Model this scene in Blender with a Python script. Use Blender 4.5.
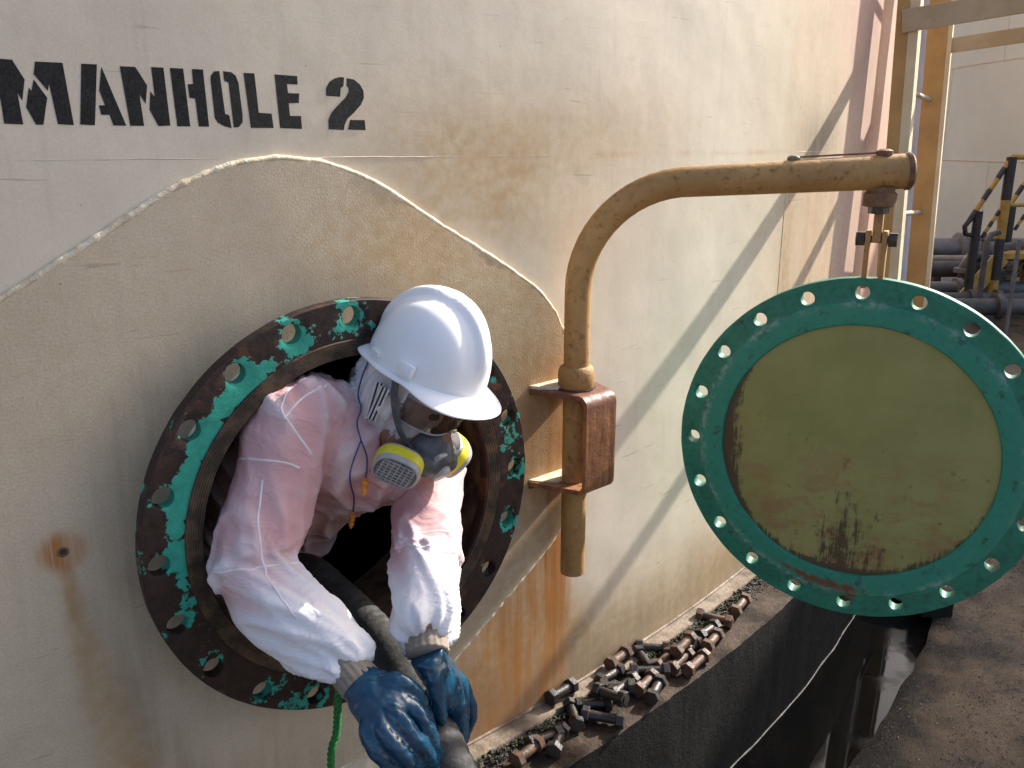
import bpy, bmesh, math, random
import numpy as np
from mathutils import Vector, Matrix, noise as mnoise
from mathutils.bvhtree import BVHTree

for o in list(bpy.data.objects):
    bpy.data.objects.remove(o, do_unlink=True)
scene = bpy.context.scene
COL = scene.collection
R = math.radians

# ------------------------------------------------------------------ camera
CAM_H, PITCH, FPX = 1.4219, R(15.247), 878.0
cam = bpy.data.cameras.new('camera')
cam.sensor_width = 36.0
cam.lens = FPX / 1024 * 36.0
cam.clip_start, cam.clip_end = 0.05, 3000
cam_ob = bpy.data.objects.new('camera', cam)
cam_ob.location = (0, 0, CAM_H)
cam_ob.rotation_euler = (R(90) - PITCH, 0, 0)
COL.objects.link(cam_ob)
scene.camera = cam_ob

# ------------------------------------------------------------------ sky and sun
SUN_VEC = Vector((0.815, 0.615, 0.65)).normalized()
elev = math.asin(SUN_VEC.z)
azim = math.atan2(SUN_VEC.x, SUN_VEC.y)
world = bpy.data.worlds.new('World')
scene.world = world
world.use_nodes = True
wn = world.node_tree
wn.nodes.clear()
w_out = wn.nodes.new('ShaderNodeOutputWorld')
w_bg = wn.nodes.new('ShaderNodeBackground')
w_sky = wn.nodes.new('ShaderNodeTexSky')
w_sky.sky_type = 'NISHITA'
w_sky.sun_disc = False
w_sky.sun_elevation = elev
w_sky.sun_rotation = azim
w_sky.air_density, w_sky.dust_density, w_sky.ozone_density = 0.75, 4.0, 0.8
w_bg.inputs['Strength'].default_value = 0.15
wn.links.new(w_sky.outputs[0], w_bg.inputs[0])
wn.links.new(w_bg.outputs[0], w_out.inputs[0])
sun = bpy.data.lights.new('sun', 'SUN')
sun.energy = 4.6
sun.angle = R(0.6)
sun.color = (1.0, 0.945, 0.86)
sun_ob = bpy.data.objects.new('sun', sun)
sun_ob.rotation_euler = SUN_VEC.to_track_quat('Z', 'Y').to_euler()
sun_ob.location = (6, 2, 8)
COL.objects.link(sun_ob)

scene.render.engine = 'CYCLES'
scene.view_settings.view_transform = 'Standard'
scene.view_settings.look = 'None'
scene.view_settings.exposure = 1.18
scene.view_settings.gamma = 1.0
scene.view_settings.use_curve_mapping = False

# ------------------------------------------------------------------ the tank's own frame
TR = 7.698                                   # radius of the tank shell
W0 = np.array([-0.36207, 1.63999])           # foot of the manhole axis on the shell
TT = np.array([0.78548, 0.61889])            # along the shell, to the right
NN = np.array([0.61889, -0.78548])           # outward
TC = np.array([-5.12634, 7.68663])           # axis of the tank
ZC = 0.7485                                  # height of the manhole axis
FLO = 0.111                                  # flange face stands this far off the shell


def wp(s, z, o=0.0):
    a = s / TR
    d = NN * math.cos(a) + TT * math.sin(a)
    p = TC + d * (TR + o)
    return Vector((p[0], p[1], z))


def wn_dir(s):
    a = s / TR
    d = NN * math.cos(a) + TT * math.sin(a)
    return Vector((d[0], d[1], 0))


def wt_dir(s):
    n = wn_dir(s)
    return Vector((-n.y, n.x, 0))


def fp(a, o, z):
    """point in the flat manhole frame: a along the shell, o outward, z up"""
    p = W0 + TT * a + NN * o
    return Vector((p[0], p[1], z))


def ray(x, y):
    X, U = (x - 512) / FPX, (384 - y) / FPX
    return Vector((X, math.cos(PITCH) + U * math.sin(PITCH), -math.sin(PITCH) + U * math.cos(PITCH)))


def po(x, y, o):
    """where a line of sight meets the plane o metres outside the manhole's wall plane"""
    d = ray(x, y)
    k = float((W0 + NN * o) @ NN) / (d.x * NN[0] + d.y * NN[1])
    return d * k + Vector((0, 0, CAM_H))


def pd(x, y, dep):
    return ray(x, y) * dep + Vector((0, 0, CAM_H))


# ------------------------------------------------------------------ material helpers
class NT:
    def __init__(self, name):
        self.m = bpy.data.materials.new(name)
        self.m.use_nodes = True
        self.t = self.m.node_tree
        self.t.nodes.clear()
        self.out = self.t.nodes.new('ShaderNodeOutputMaterial')
        self.b = self.t.nodes.new('ShaderNodeBsdfPrincipled')
        self.t.links.new(self.b.outputs[0], self.out.inputs[0])
        self.co = self.t.nodes.new('ShaderNodeTexCoord')

    def n(self, kind, **kw):
        nd = self.t.nodes.new(kind)
        for k, v in kw.items():
            setattr(nd, k, v)
        return nd

    def l(self, a, b):
        self.t.links.new(a, b)

    def put(self, sock, v):
        if hasattr(v, 'is_linked') or isinstance(v, bpy.types.NodeSocket):
            self.l(v, sock)
        elif isinstance(v, (tuple, list)):
            sock.default_value = (*v, 1.0) if len(v) == 3 and sock.type == 'RGBA' else v
        else:
            sock.default_value = v

    def coord(self, scale=(1, 1, 1), src='Object', rot=(0, 0, 0)):
        mp = self.n('ShaderNodeMapping')
        mp.inputs['Scale'].default_value = scale
        mp.inputs['Rotation'].default_value = rot
        self.l(self.co.outputs[src], mp.inputs['Vector'])
        return mp.outputs[0]

    def noise(self, scale, detail=4, rough=0.55, vec=None, dist=0.0):
        nd = self.n('ShaderNodeTexNoise')
        nd.inputs['Scale'].default_value = scale
        nd.inputs['Detail'].default_value = detail
        nd.inputs['Roughness'].default_value = rough
        nd.inputs['Distortion'].default_value = dist
        self.l(vec if vec is not None else self.co.outputs['Object'], nd.inputs['Vector'])
        return nd.outputs['Fac']

    def vor(self, scale, vec=None, feature='F1'):
        nd = self.n('ShaderNodeTexVoronoi', feature=feature)
        nd.inputs['Scale'].default_value = scale
        self.l(vec if vec is not None else self.co.outputs['Object'], nd.inputs['Vector'])
        return nd.outputs[0]

    def ramp(self, fac, lo, hi, a=0.0, b=1.0):
        nd = self.n('ShaderNodeMapRange', interpolation_type='SMOOTHSTEP')
        self.l(fac, nd.inputs['Value'])
        nd.inputs['From Min'].default_value = lo
        nd.inputs['From Max'].default_value = hi
        nd.inputs['To Min'].default_value = a
        nd.inputs['To Max'].default_value = b
        return nd.outputs[0]

    def math(self, op, a, b=0.0, c=None):
        nd = self.n('ShaderNodeMath', operation=op)
        self.put(nd.inputs[0], a)
        self.put(nd.inputs[1], b)
        if c is not None:
            self.put(nd.inputs[2], c)
        return nd.outputs[0]

    def mix(self, fac, a, b, mode='MIX'):
        nd = self.n('ShaderNodeMix', data_type='RGBA', blend_type=mode)
        self.put(nd.inputs['Factor'], fac)
        self.put(nd.inputs[6], a)
        self.put(nd.inputs[7], b)
        return nd.outputs[2]

    def attr(self, name):
        nd = self.n('ShaderNodeAttribute')
        nd.attribute_name = name
        return nd

    def sep(self, sock):
        nd = self.n('ShaderNodeSeparateXYZ')
        self.l(sock, nd.inputs[0])
        return nd.outputs

    def bump(self, h, strength=0.3, dist=0.01, prev=None):
        nd = self.n('ShaderNodeBump')
        nd.inputs['Strength'].default_value = strength
        nd.inputs['Distance'].default_value = dist
        self.l(h, nd.inputs['Height'])
        if prev is not None:
            self.l(prev, nd.inputs['Normal'])
        return nd.outputs[0]

    def done(self, col, rough=0.6, normal=None, metal=0.0, **kw):
        self.put(self.b.inputs['Base Color'], col)
        self.put(self.b.inputs['Roughness'], rough)
        self.put(self.b.inputs['Metallic'], metal)
        if normal is not None:
            self.l(normal, self.b.inputs['Normal'])
        for k, v in kw.items():
            self.put(self.b.inputs[k.replace('_', ' ')], v)
        return self.m


def simple(name, c1, c2, scale=20, rough=0.6, bump=0.15, bd=0.004, rv=0.15, metal=0.0, detail=5):
    t = NT(name)
    f = t.noise(scale, detail)
    g = t.noise(scale * 5, 4)
    col = t.mix(t.ramp(f, 0.35, 0.68), c1, c2)
    rg = t.ramp(g, 0.3, 0.7, max(0.03, rough - rv), min(1, rough + rv))
    return t.done(col, rg, t.bump(g, bump, bd), metal)


MAT = {}


def wall_material(name, base, coarse):
    """cream tank paint with the stains kept in the vertex colours (rust, tan, grime, pink)"""
    t = NT(name)
    st = t.attr('stain')
    sp = t.n('ShaderNodeSeparateColor')
    t.l(st.outputs['Color'], sp.inputs[0])
    uv = t.co.outputs['UV']
    stm = t.n('ShaderNodeMapping')
    stm.inputs['Scale'].default_value = (38, 2.2, 1)
    t.l(uv, stm.inputs['Vector'])
    streak = t.noise(1.0, 6, 0.65, stm.outputs[0], 0.4)
    n1 = t.noise(5.0, 6, 0.6, uv)
    n2 = t.noise(34.0, 5, 0.6, uv)
    n3 = t.noise(240.0, 3, 0.6, uv)
    c = t.mix(t.ramp(n1, 0.3, 0.72), base, tuple(x * 0.90 for x in base))
    c = t.mix(t.ramp(n2, 0.45, 0.75, 0, 0.35), c, (base[0] * 0.86, base[1] * 0.83, base[2] * 0.78))
    # rain washing: faint pale and dark vertical runs over everything
    c = t.mix(t.ramp(streak, 0.5, 0.78, 0, 0.22), c, (0.40, 0.36, 0.29))
    tan = t.math('MULTIPLY', sp.outputs[1], t.ramp(n2, 0.2, 0.7, 0.65, 1.1))
    c = t.mix(tan, c, (0.40, 0.262, 0.125))
    gr = t.math('MULTIPLY', sp.outputs[2], t.ramp(streak, 0.25, 0.7, 0.55, 1.15))
    c = t.mix(gr, c, (0.235, 0.185, 0.125))
    pk = t.math('MULTIPLY', st.outputs['Alpha'], t.ramp(n1, 0.25, 0.7, 0.7, 1.1))
    c = t.mix(pk, c, (0.53, 0.335, 0.265))
    ru = t.math('MULTIPLY', sp.outputs[0], t.ramp(streak, 0.28, 0.66, 0.25, 1.25))
    c = t.mix(ru, c, (0.40, 0.155, 0.030))
    # scuffs, chips and specks
    sc = t.n('ShaderNodeMapping')
    sc.inputs['Rotation'].default_value = (0, 0, 0.7)
    sc.inputs['Scale'].default_value = (3, 60, 1)
    t.l(uv, sc.inputs['Vector'])
    scr = t.ramp(t.noise(1.6, 3, 0.5, sc.outputs[0], 0.6), 0.68, 0.73, 0, 0.55)
    c = t.mix(scr, c, (0.33, 0.27, 0.19))
    spk = t.ramp(t.vor(26, uv), 0.035, 0.055, 0.75, 0)
    spk = t.math('MULTIPLY', spk, t.ramp(n1, 0.5, 0.62))
    c = t.mix(spk, c, (0.20, 0.13, 0.08))
    c = t.mix(t.ramp(n3, 0.25, 0.75, 0, 0.16 + 0.2 * coarse), c, (0.27, 0.22, 0.15))
    h = t.math('ADD', t.math('MULTIPLY', n3, 0.35 + 0.9 * coarse), t.math('MULTIPLY', n2, 1.0))
    wv = t.noise(3.2, 2, 0.5, uv)
    nb = t.bump(wv, 0.3, 0.02)
    nb = t.bump(h, 0.10 + 0.09 * coarse, 0.004, nb)
    return t.done(c, t.ramp(n2, 0.3, 0.7, 0.52, 0.78), nb, Specular_IOR_Level=0.3)


MAT['wall'] = wall_material('cream_tank_paint', (0.68, 0.60, 0.475), 0.0)
MAT['plate'] = wall_material('cream_plate_paint', (0.64, 0.545, 0.405), 1.0)


def flange_material():
    t = NT('rusty_flange_with_green_paint')
    at = t.attr('paint')
    n0 = t.noise(9, 6, 0.62)
    n1 = t.noise(60, 5, 0.65)
    n2 = t.noise(260, 3, 0.6)
    c = t.mix(t.ramp(n1, 0.3, 0.7), (0.012, 0.009, 0.008), (0.046, 0.023, 0.015))
    c = t.mix(t.ramp(n2, 0.55, 0.8, 0, 0.35), c, (0.10, 0.058, 0.038))
    c = t.mix(t.ramp(t.noise(18, 4), 0.56, 0.7, 0, 0.6), c, (0.15, 0.06, 0.025))
    lev = t.math('ADD', t.math('MULTIPLY', n0, 0.75), t.math('MULTIPLY', n1, 0.42))
    lev = t.math('ADD', lev, t.math('SUBTRACT', at.outputs['Fac'], 0.5))
    m = t.ramp(lev, 0.745, 0.765)
    g = t.mix(t.ramp(n1, 0.3, 0.7), (0.020, 0.235, 0.165), (0.035, 0.32, 0.235))
    g = t.mix(t.ramp(n2, 0.55, 0.8, 0, 0.5), g, (0.02, 0.10, 0.075))
    c = t.mix(m, c, g)
    h = t.math('ADD', t.math('MULTIPLY', n1, 0.6), t.math('MULTIPLY', m, 0.5))
    nb = t.bump(t.math('ADD', h, t.math('MULTIPLY', n2, 0.25)), 0.6, 0.0022)
    return t.done(c, t.ramp(n1, 0.3, 0.7, 0.5, 0.8), nb, Specular_IOR_Level=0.3)


MAT['flange'] = flange_material()
MAT['flange_lip'] = simple('worn_brown_steel', (0.030, 0.019, 0.012), (0.125, 0.078, 0.040), 22, 0.6, 0.5, 0.003)
MAT['rust_edge'] = simple('rusty_edge_steel', (0.20, 0.10, 0.045), (0.10, 0.045, 0.022), 40, 0.75, 0.5, 0.003)


def cover_material():
    t = NT('green_cover_paint')
    at = t.attr('wear')
    n1 = t.noise(14, 6, 0.6)
    n2 = t.noise(70, 5, 0.6)
    n3 = t.noise(250, 3)
    c = t.mix(t.ramp(n1, 0.3, 0.72), (0.006, 0.135, 0.078), (0.012, 0.190, 0.115))
    c = t.mix(t.ramp(n2, 0.45, 0.72, 0, 0.6), c, (0.006, 0.070, 0.048))
    sp = t.n('ShaderNodeSeparateColor')
    t.l(at.outputs['Color'], sp.inputs[0])
    # r: pale rub marks, g: rust, b: lighter inner band
    c = t.mix(t.math('MULTIPLY', sp.outputs[2], 0.75), c, (0.020, 0.225, 0.145))
    pl = t.math('MULTIPLY', sp.outputs[0], t.ramp(n2, 0.42, 0.6))
    c = t.mix(pl, c, (0.20, 0.31, 0.25))
    ru = t.ramp(t.math('ADD', t.math('MULTIPLY', n2, 0.5), t.math('MULTIPLY', sp.outputs[1], 0.75)), 0.58, 0.75)
    c = t.mix(ru, c, (0.13, 0.050, 0.018))
    dk = t.ramp(t.noise(30, 6, 0.75), 0.55, 0.68, 0, 0.75)
    c = t.mix(dk, c, (0.015, 0.03, 0.022))
    nb = t.bump(t.math('ADD', n2, t.math('MULTIPLY', n3, 0.5)), 0.4, 0.002)
    return t.done(c, t.ramp(n2, 0.3, 0.7, 0.38, 0.62), nb)


def olive_material():
    t = NT('olive_cover_face')
    gx = t.coord((1, 1, 1))
    s3 = t.sep(gx)
    n1 = t.noise(6, 6, 0.6)
    n2 = t.noise(55, 5, 0.65)
    st = t.noise(1.0, 8, 0.80, t.coord((120, 120, 8)), 0.5)
    low = t.ramp(s3[2], 0.06, -0.26)
    mid = t.math('SUBTRACT', 1.0, t.math('MULTIPLY', t.math('ABSOLUTE', s3[0]), 9.0))
    mid = t.math('MAXIMUM', mid, 0.0)
    left = t.ramp(s3[0], -0.20, -0.305)
    c = t.mix(t.ramp(n1, 0.3, 0.7), (0.215, 0.210, 0.058), (0.275, 0.258, 0.082))
    c = t.mix(t.math('MULTIPLY', t.ramp(s3[2], 0.12, -0.2), t.ramp(t.noise(9, 6, 0.7, t.coord((1, 1, 2.2))), 0.46, 0.64, 0, 0.7)), c, (0.24, 0.110, 0.045))
    k = t.math('ADD', t.math('MULTIPLY', low, 0.19), t.math('MULTIPLY', t.math('MULTIPLY', mid, t.ramp(s3[2], 0.12, -0.06)), 0.12))
    k = t.math('ADD', k, t.math('MULTIPLY', left, 0.34))
    rad_ = t.math('SQRT', t.math('ADD', t.math('MULTIPLY', s3[0], s3[0]), t.math('MULTIPLY', s3[2], s3[2])))
    k = t.math('ADD', k, t.math('MULTIPLY', t.ramp(rad_, 0.280, 0.301), 0.13))
    lev = t.math('ADD', t.math('ADD', t.math('MULTIPLY', st, 0.60), t.math('MULTIPLY', n2, 0.34)), k)
    m = t.ramp(lev, 0.70, 0.80)
    c = t.mix(t.math('MULTIPLY', m, 0.9), c, (0.050, 0.026, 0.012))
    spk = t.math('MULTIPLY', t.ramp(t.noise(26, 6, 0.75), 0.60, 0.67), 0.75)
    c = t.mix(t.math('MULTIPLY', spk, t.ramp(s3[2], 0.25, -0.2)), c, (0.10, 0.045, 0.022))
    nb = t.bump(t.math('ADD', n2, m), 0.3, 0.0015)
    return t.done(c, 0.52, nb)


MAT['cover'] = cover_material()
MAT['olive'] = olive_material()


def pipe_material():
    t = NT('ochre_rusted_pipe')
    n1 = t.noise(9, 6, 0.6)
    n2 = t.noise(55, 5, 0.65)
    n3 = t.noise(220, 3)
    c = t.mix(t.ramp(n1, 0.3, 0.7), (0.41, 0.230, 0.075), (0.31, 0.165, 0.052))
    c = t.mix(t.ramp(n2, 0.52, 0.74, 0, 0.8), c, (0.12, 0.050, 0.018))
    c = t.mix(t.ramp(t.noise(24, 6, 0.7), 0.66, 0.72, 0, 0.8), c, (0.42, 0.35, 0.25))
    nb = t.bump(t.math('ADD', n2, t.math('MULTIPLY', n3, 0.6)), 0.45, 0.0025)
    return t.done(c, t.ramp(n2, 0.3, 0.7, 0.55, 0.8), nb)


MAT['pipe'] = pipe_material()


def bracket_material():
    t = NT('red_brown_rust_plate')
    st = t.noise(1.0, 6, 0.65, t.coord((60, 60, 6)))
    n2 = t.noise(60, 5, 0.65)
    s3 = t.sep(t.co.outputs['Object'])
    c = t.mix(t.ramp(st, 0.32, 0.68), (0.36, 0.165, 0.066), (0.16, 0.058, 0.028))
    c = t.mix(t.math('MULTIPLY', t.ramp(s3[2], 0.80, 0.87), 0.7), c, (0.105, 0.035, 0.030))
    c = t.mix(t.ramp(n2, 0.6, 0.75, 0, 0.7), c, (0.05, 0.022, 0.014))
    nb = t.bump(n2, 0.5, 0.003)
    return t.done(c, t.ramp(n2, 0.3, 0.7, 0.35, 0.65), nb)


MAT['bracket'] = bracket_material()
MAT['black_paint'] = simple('black_stencil_paint', (0.005, 0.005, 0.0045), (0.012, 0.0115, 0.010), 60, 0.8, 0.2, 0.002)
MAT['weld'] = simple('painted_weld', (0.66, 0.59, 0.44), (0.50, 0.40, 0.25), 50, 0.65, 0.6, 0.004)
MAT['seam_paint'] = simple('dusty_seam_paint', (0.56, 0.50, 0.41), (0.46, 0.39, 0.29), 30, 0.7, 0.3, 0.003)
MAT['dark_steel'] = simple('dark_greasy_steel', (0.030, 0.022, 0.018), (0.085, 0.052, 0.034), 50, 0.45, 0.5, 0.002)
MAT['rusty_bolt'] = simple('rusty_bolt_steel', (0.038, 0.022, 0.015), (0.125, 0.056, 0.027), 45, 0.6, 0.6, 0.002)
MAT['black_bolt'] = simple('oily_bolt_steel', (0.012, 0.010, 0.009), (0.042, 0.030, 0.023), 45, 0.42, 0.6, 0.002)
MAT['bolt_end'] = simple('worn_bolt_end', (0.20, 0.13, 0.085), (0.34, 0.25, 0.17), 60, 0.5, 0.4, 0.002)
MAT['chime'] = simple('dusty_base_plate', (0.23, 0.178, 0.130), (0.11, 0.078, 0.052), 22, 0.7, 0.6, 0.004)
MAT['ladder'] = simple('ochre_ladder_paint', (0.46, 0.285, 0.10), (0.38, 0.22, 0.075), 7, 0.62, 0.25, 0.002)
MAT['rung'] = simple('galvanised_rung', (0.42, 0.38, 0.30), (0.30, 0.25, 0.18), 40, 0.5, 0.2, 0.002)
MAT['cage'] = simple('pale_cage_bar', (0.46, 0.36, 0.23), (0.40, 0.29, 0.16), 9, 0.6, 0.2, 0.002)
MAT['cream_rail'] = simple('cream_rail_edge', (0.66, 0.56, 0.38), (0.58, 0.47, 0.30), 9, 0.6, 0.2, 0.002)
MAT['pale_pipe'] = simple('pale_grey_paint', (0.56, 0.58, 0.62), (0.48, 0.50, 0.55), 6, 0.5, 0.1, 0.002)
MAT['far_tank'] = simple('pale_far_tank_paint', (0.52, 0.55, 0.455), (0.48, 0.505, 0.42), 0.8, 0.6, 0.05, 0.01)
MAT['yellow'] = simple('yellow_safety_paint', (0.46, 0.29, 0.05), (0.34, 0.20, 0.04), 12, 0.5, 0.1, 0.002)
MAT['black_band'] = simple('black_safety_paint', (0.020, 0.020, 0.020), (0.035, 0.033, 0.030), 12, 0.5, 0.1, 0.002)
MAT['grey_pipe'] = simple('grey_pipeline', (0.19, 0.19, 0.18), (0.125, 0.12, 0.11), 5, 0.5, 0.2, 0.004)
MAT['dark_pipe'] = simple('dark_pipeline', (0.060, 0.058, 0.052), (0.11, 0.10, 0.085), 5, 0.5, 0.2, 0.004)
MAT['pale_line'] = simple('pale_pipeline', (0.36, 0.33, 0.26), (0.25, 0.22, 0.17), 5, 0.6, 0.2, 0.004)


def concrete_ledge_material():
    t = NT('stained_concrete_dark_sides')
    n1 = t.noise(5, 6, 0.6)
    n2 = t.noise(45, 6, 0.65)
    n3 = t.noise(220, 3)
    st = t.noise(1.0, 6, 0.65, t.coord((22, 22, 2.5)))
    gm = t.n('ShaderNodeNewGeometry')
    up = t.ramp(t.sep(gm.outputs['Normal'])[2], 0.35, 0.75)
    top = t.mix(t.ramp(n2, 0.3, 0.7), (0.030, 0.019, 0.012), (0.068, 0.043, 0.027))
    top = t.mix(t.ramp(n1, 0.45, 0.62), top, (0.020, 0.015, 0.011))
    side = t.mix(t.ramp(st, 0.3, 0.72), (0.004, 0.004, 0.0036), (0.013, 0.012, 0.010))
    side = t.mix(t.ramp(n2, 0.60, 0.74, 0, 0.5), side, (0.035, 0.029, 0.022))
    c = t.mix(up, side, top)  # near-black on side faces, brown on upward ones, split by surface normal
    nb = t.bump(t.math('ADD', n2, t.math('MULTIPLY', n3, 0.5)), 0.7, 0.006)
    return t.done(c, t.ramp(n1, 0.35, 0.65, 0.62, 0.9), nb, Specular_IOR_Level=0.2)


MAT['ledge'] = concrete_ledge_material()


def ground_material():
    t = NT('oily_wet_ground')
    n1 = t.noise(1.3, 6, 0.6)
    n2 = t.noise(11, 6, 0.65)
    n3 = t.noise(120, 5, 0.75)
    n4 = t.vor(190)
    c = t.mix(t.ramp(n2, 0.32, 0.7), (0.125, 0.082, 0.045), (0.235, 0.165, 0.098))
    c = t.mix(t.ramp(n3, 0.5, 0.75, 0, 0.7), c, (0.30, 0.235, 0.165))
    wet = t.ramp(n1, 0.47, 0.60)
    c = t.mix(t.math('MULTIPLY', wet, 0.85), c, (0.022, 0.018, 0.015))
    c = t.mix(t.ramp(t.noise(4, 5, 0.6, None, 1.5), 0.58, 0.68, 0, 0.7), c, (0.04, 0.033, 0.028))
    h = t.math('ADD', t.math('MULTIPLY', n3, 1.0), t.math('MULTIPLY', n2, 0.9))
    h = t.math('SUBTRACT', h, t.math('MULTIPLY', n4, 0.5))
    nb = t.bump(h, 1.0, 0.016)
    rg = t.math('SUBTRACT', t.ramp(n3, 0.3, 0.7, 0.30, 0.62), t.math('MULTIPLY', wet, 0.18))
    return t.done(c, rg, nb)


MAT['ground'] = ground_material()


def water_material():
    t = NT('black_drain_water')
    n = t.noise(7, 3, 0.5)
    nb = t.bump(n, 0.03, 0.004)
    f = t.ramp(t.noise(5, 5, 0.6), 0.52, 0.66, 0.03, 0.16)
    return t.done((0.007, 0.0068, 0.006), f, nb, Specular_IOR_Level=0.14)


MAT['water'] = water_material()


def cloth_material():
    t = NT('thin_white_coverall_over_pink_shirt')
    at = t.attr('fold')                 # high where the cloth stands off the shirt underneath
    n1 = t.noise(9, 4, 0.6)
    n2 = t.noise(420, 2, 0.5)
    n3 = t.noise(40, 4, 0.6)
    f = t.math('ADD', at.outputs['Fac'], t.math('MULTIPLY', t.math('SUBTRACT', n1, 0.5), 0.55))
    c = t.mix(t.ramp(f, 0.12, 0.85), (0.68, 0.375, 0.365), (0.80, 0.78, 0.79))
    c = t.mix(t.ramp(n3, 0.62, 0.78, 0, 0.25), c, (0.52, 0.46, 0.43))
    cr1 = t.math('ABSOLUTE', t.math('SUBTRACT', t.noise(13, 3, 0.55, t.coord((1, 1, 1.6)), 0.8), 0.5))
    cr2 = t.math('ABSOLUTE', t.math('SUBTRACT', t.noise(34, 3, 0.55, None, 0.6), 0.5))
    hh = t.math('ADD', t.ramp(cr1, 0.0, 0.10, 1, 0), t.math('MULTIPLY', t.ramp(cr2, 0.0, 0.12, 1, 0), 0.18))
    nb = t.bump(hh, 0.30, 0.0040)
    nb = t.bump(n2, 0.18, 0.0008, nb)
    m = t.done(c, 0.62, nb, Specular_IOR_Level=0.25)
    tr = t.n('ShaderNodeBsdfTranslucent')
    t.l(c, tr.inputs['Color'])
    ms = t.n('ShaderNodeMixShader')
    ms.inputs[0].default_value = 0.16
    t.l(t.b.outputs[0], ms.inputs[1])
    t.l(tr.outputs[0], ms.inputs[2])
    t.l(ms.outputs[0], t.out.inputs[0])
    return m


MAT['cloth'] = cloth_material()
MAT['seam'] = simple('white_seam_tape', (0.74, 0.66, 0.66), (0.68, 0.58, 0.58), 60, 0.6, 0.2, 0.001)
MAT['hood'] = simple('grey_white_hood', (0.62, 0.59, 0.58), (0.47, 0.44, 0.43), 22, 0.7, 0.3, 0.003)


def helmet_material():
    t = NT('white_helmet_shell')
    n1 = t.noise(14, 5, 0.6)
    n2 = t.noise(90, 4, 0.7)
    c = t.mix(t.ramp(n1, 0.4, 0.75, 0, 0.5), (0.80, 0.805, 0.82), (0.74, 0.735, 0.73))
    c = t.mix(t.ramp(n2, 0.70, 0.76, 0, 0.5), c, (0.45, 0.42, 0.38))
    return t.done(c, t.ramp(n1, 0.3, 0.7, 0.30, 0.44), t.bump(n2, 0.04, 0.001))


MAT['helmet'] = helmet_material()


def glove_material():
    t = NT('blue_nitrile_glove')
    n1 = t.noise(22, 5, 0.6)
    n2 = t.noise(130, 4, 0.65)
    c = t.mix(t.ramp(n1, 0.3, 0.7), (0.005, 0.034, 0.070), (0.008, 0.060, 0.112))
    c = t.mix(t.ramp(t.noise(48, 5, 0.65), 0.55, 0.72, 0, 0.7), c, (0.008, 0.022, 0.045))
    nb = t.bump(n1, 0.25, 0.004)
    nb = t.bump(n2, 0.22, 0.0012, nb)
    return t.done(c, t.ramp(n1, 0.35, 0.7, 0.10, 0.28), nb)


MAT['glove'] = glove_material()


def knit_material():
    t = NT('knitted_cuff')
    at = t.attr('UVMap')
    w = t.n('ShaderNodeTexWave', wave_type='BANDS', bands_direction='X')
    w.inputs['Scale'].default_value = 14
    w.inputs['Distortion'].default_value = 0.6
    t.l(t.co.outputs['UV'], w.inputs['Vector'])
    n = t.noise(120, 3)
    c = t.mix(w.outputs['Fac'], (0.22, 0.18, 0.14), (0.42, 0.36, 0.29))
    c = t.mix(t.ramp(n, 0.5, 0.75, 0, 0.6), c, (0.12, 0.09, 0.07))
    return t.done(c, 0.85, t.bump(w.outputs['Fac'], 0.6, 0.002))


MAT['knit'] = knit_material()
MAT['skin'] = simple('brown_skin', (0.24, 0.115, 0.070), (0.19, 0.085, 0.050), 25, 0.5, 0.1, 0.001)
MAT['rubber'] = simple('grey_mask_rubber', (0.055, 0.055, 0.058), (0.085, 0.085, 0.088), 30, 0.45, 0.1, 0.001)
MAT['mask_grey'] = simple('grey_mask_plastic', (0.30, 0.30, 0.30), (0.24, 0.24, 0.24), 30, 0.45, 0.1, 0.001)
MAT['cart_grey'] = simple('grey_cartridge_plastic', (0.36, 0.35, 0.34), (0.29, 0.28, 0.27), 40, 0.5, 0.1, 0.001)
MAT['cart_dark'] = simple('dark_filter_mesh', (0.13, 0.125, 0.12), (0.09, 0.088, 0.085), 40, 0.8, 0.2, 0.001)
MAT['cart_yellow'] = simple('yellow_cartridge_band', (0.72, 0.62, 0.02), (0.60, 0.50, 0.02), 25, 0.45, 0.08, 0.001)
MAT['strap'] = simple('dark_grey_strap', (0.060, 0.058, 0.060), (0.10, 0.10, 0.10), 80, 0.8, 0.3, 0.001)
MAT['strap_white'] = simple('white_strap_stripe', (0.62, 0.62, 0.62), (0.50, 0.50, 0.52), 80, 0.8, 0.3, 0.001)
MAT['strap_navy'] = simple('navy_strap_stripe', (0.015, 0.018, 0.035), (0.03, 0.032, 0.05), 80, 0.8, 0.3, 0.001)
MAT['blue_cord'] = simple('blue_earplug_cord', (0.03, 0.05, 0.22), (0.02, 0.035, 0.15), 60, 0.5, 0.1, 0.001)
MAT['orange'] = simple('orange_earplug', (0.70, 0.26, 0.03), (0.60, 0.20, 0.02), 60, 0.6, 0.1, 0.001)
MAT['rope'] = simple('green_rope', (0.010, 0.20, 0.035), (0.006, 0.11, 0.020), 200, 0.7, 0.5, 0.001)
MAT['eye'] = simple('dark_eye', (0.02, 0.012, 0.01), (0.03, 0.02, 0.016), 60, 0.2, 0.0, 0.001)
MAT['trouser'] = simple('dark_trouser', (0.03, 0.03, 0.035), (0.05, 0.05, 0.055), 30, 0.8, 0.2, 0.002)
MAT['dirt'] = simple('black_wet_dirt', (0.014, 0.012, 0.010), (0.050, 0.038, 0.027), 60, 0.55, 0.8, 0.006)
MAT['gravel'] = simple('oily_gravel', (0.05, 0.036, 0.025), (0.19, 0.14, 0.09), 30, 0.20, 0.5, 0.003)
MAT['moss'] = simple('dull_green_moss', (0.05, 0.065, 0.02), (0.11, 0.11, 0.045), 90, 0.9, 0.5, 0.003)
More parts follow.
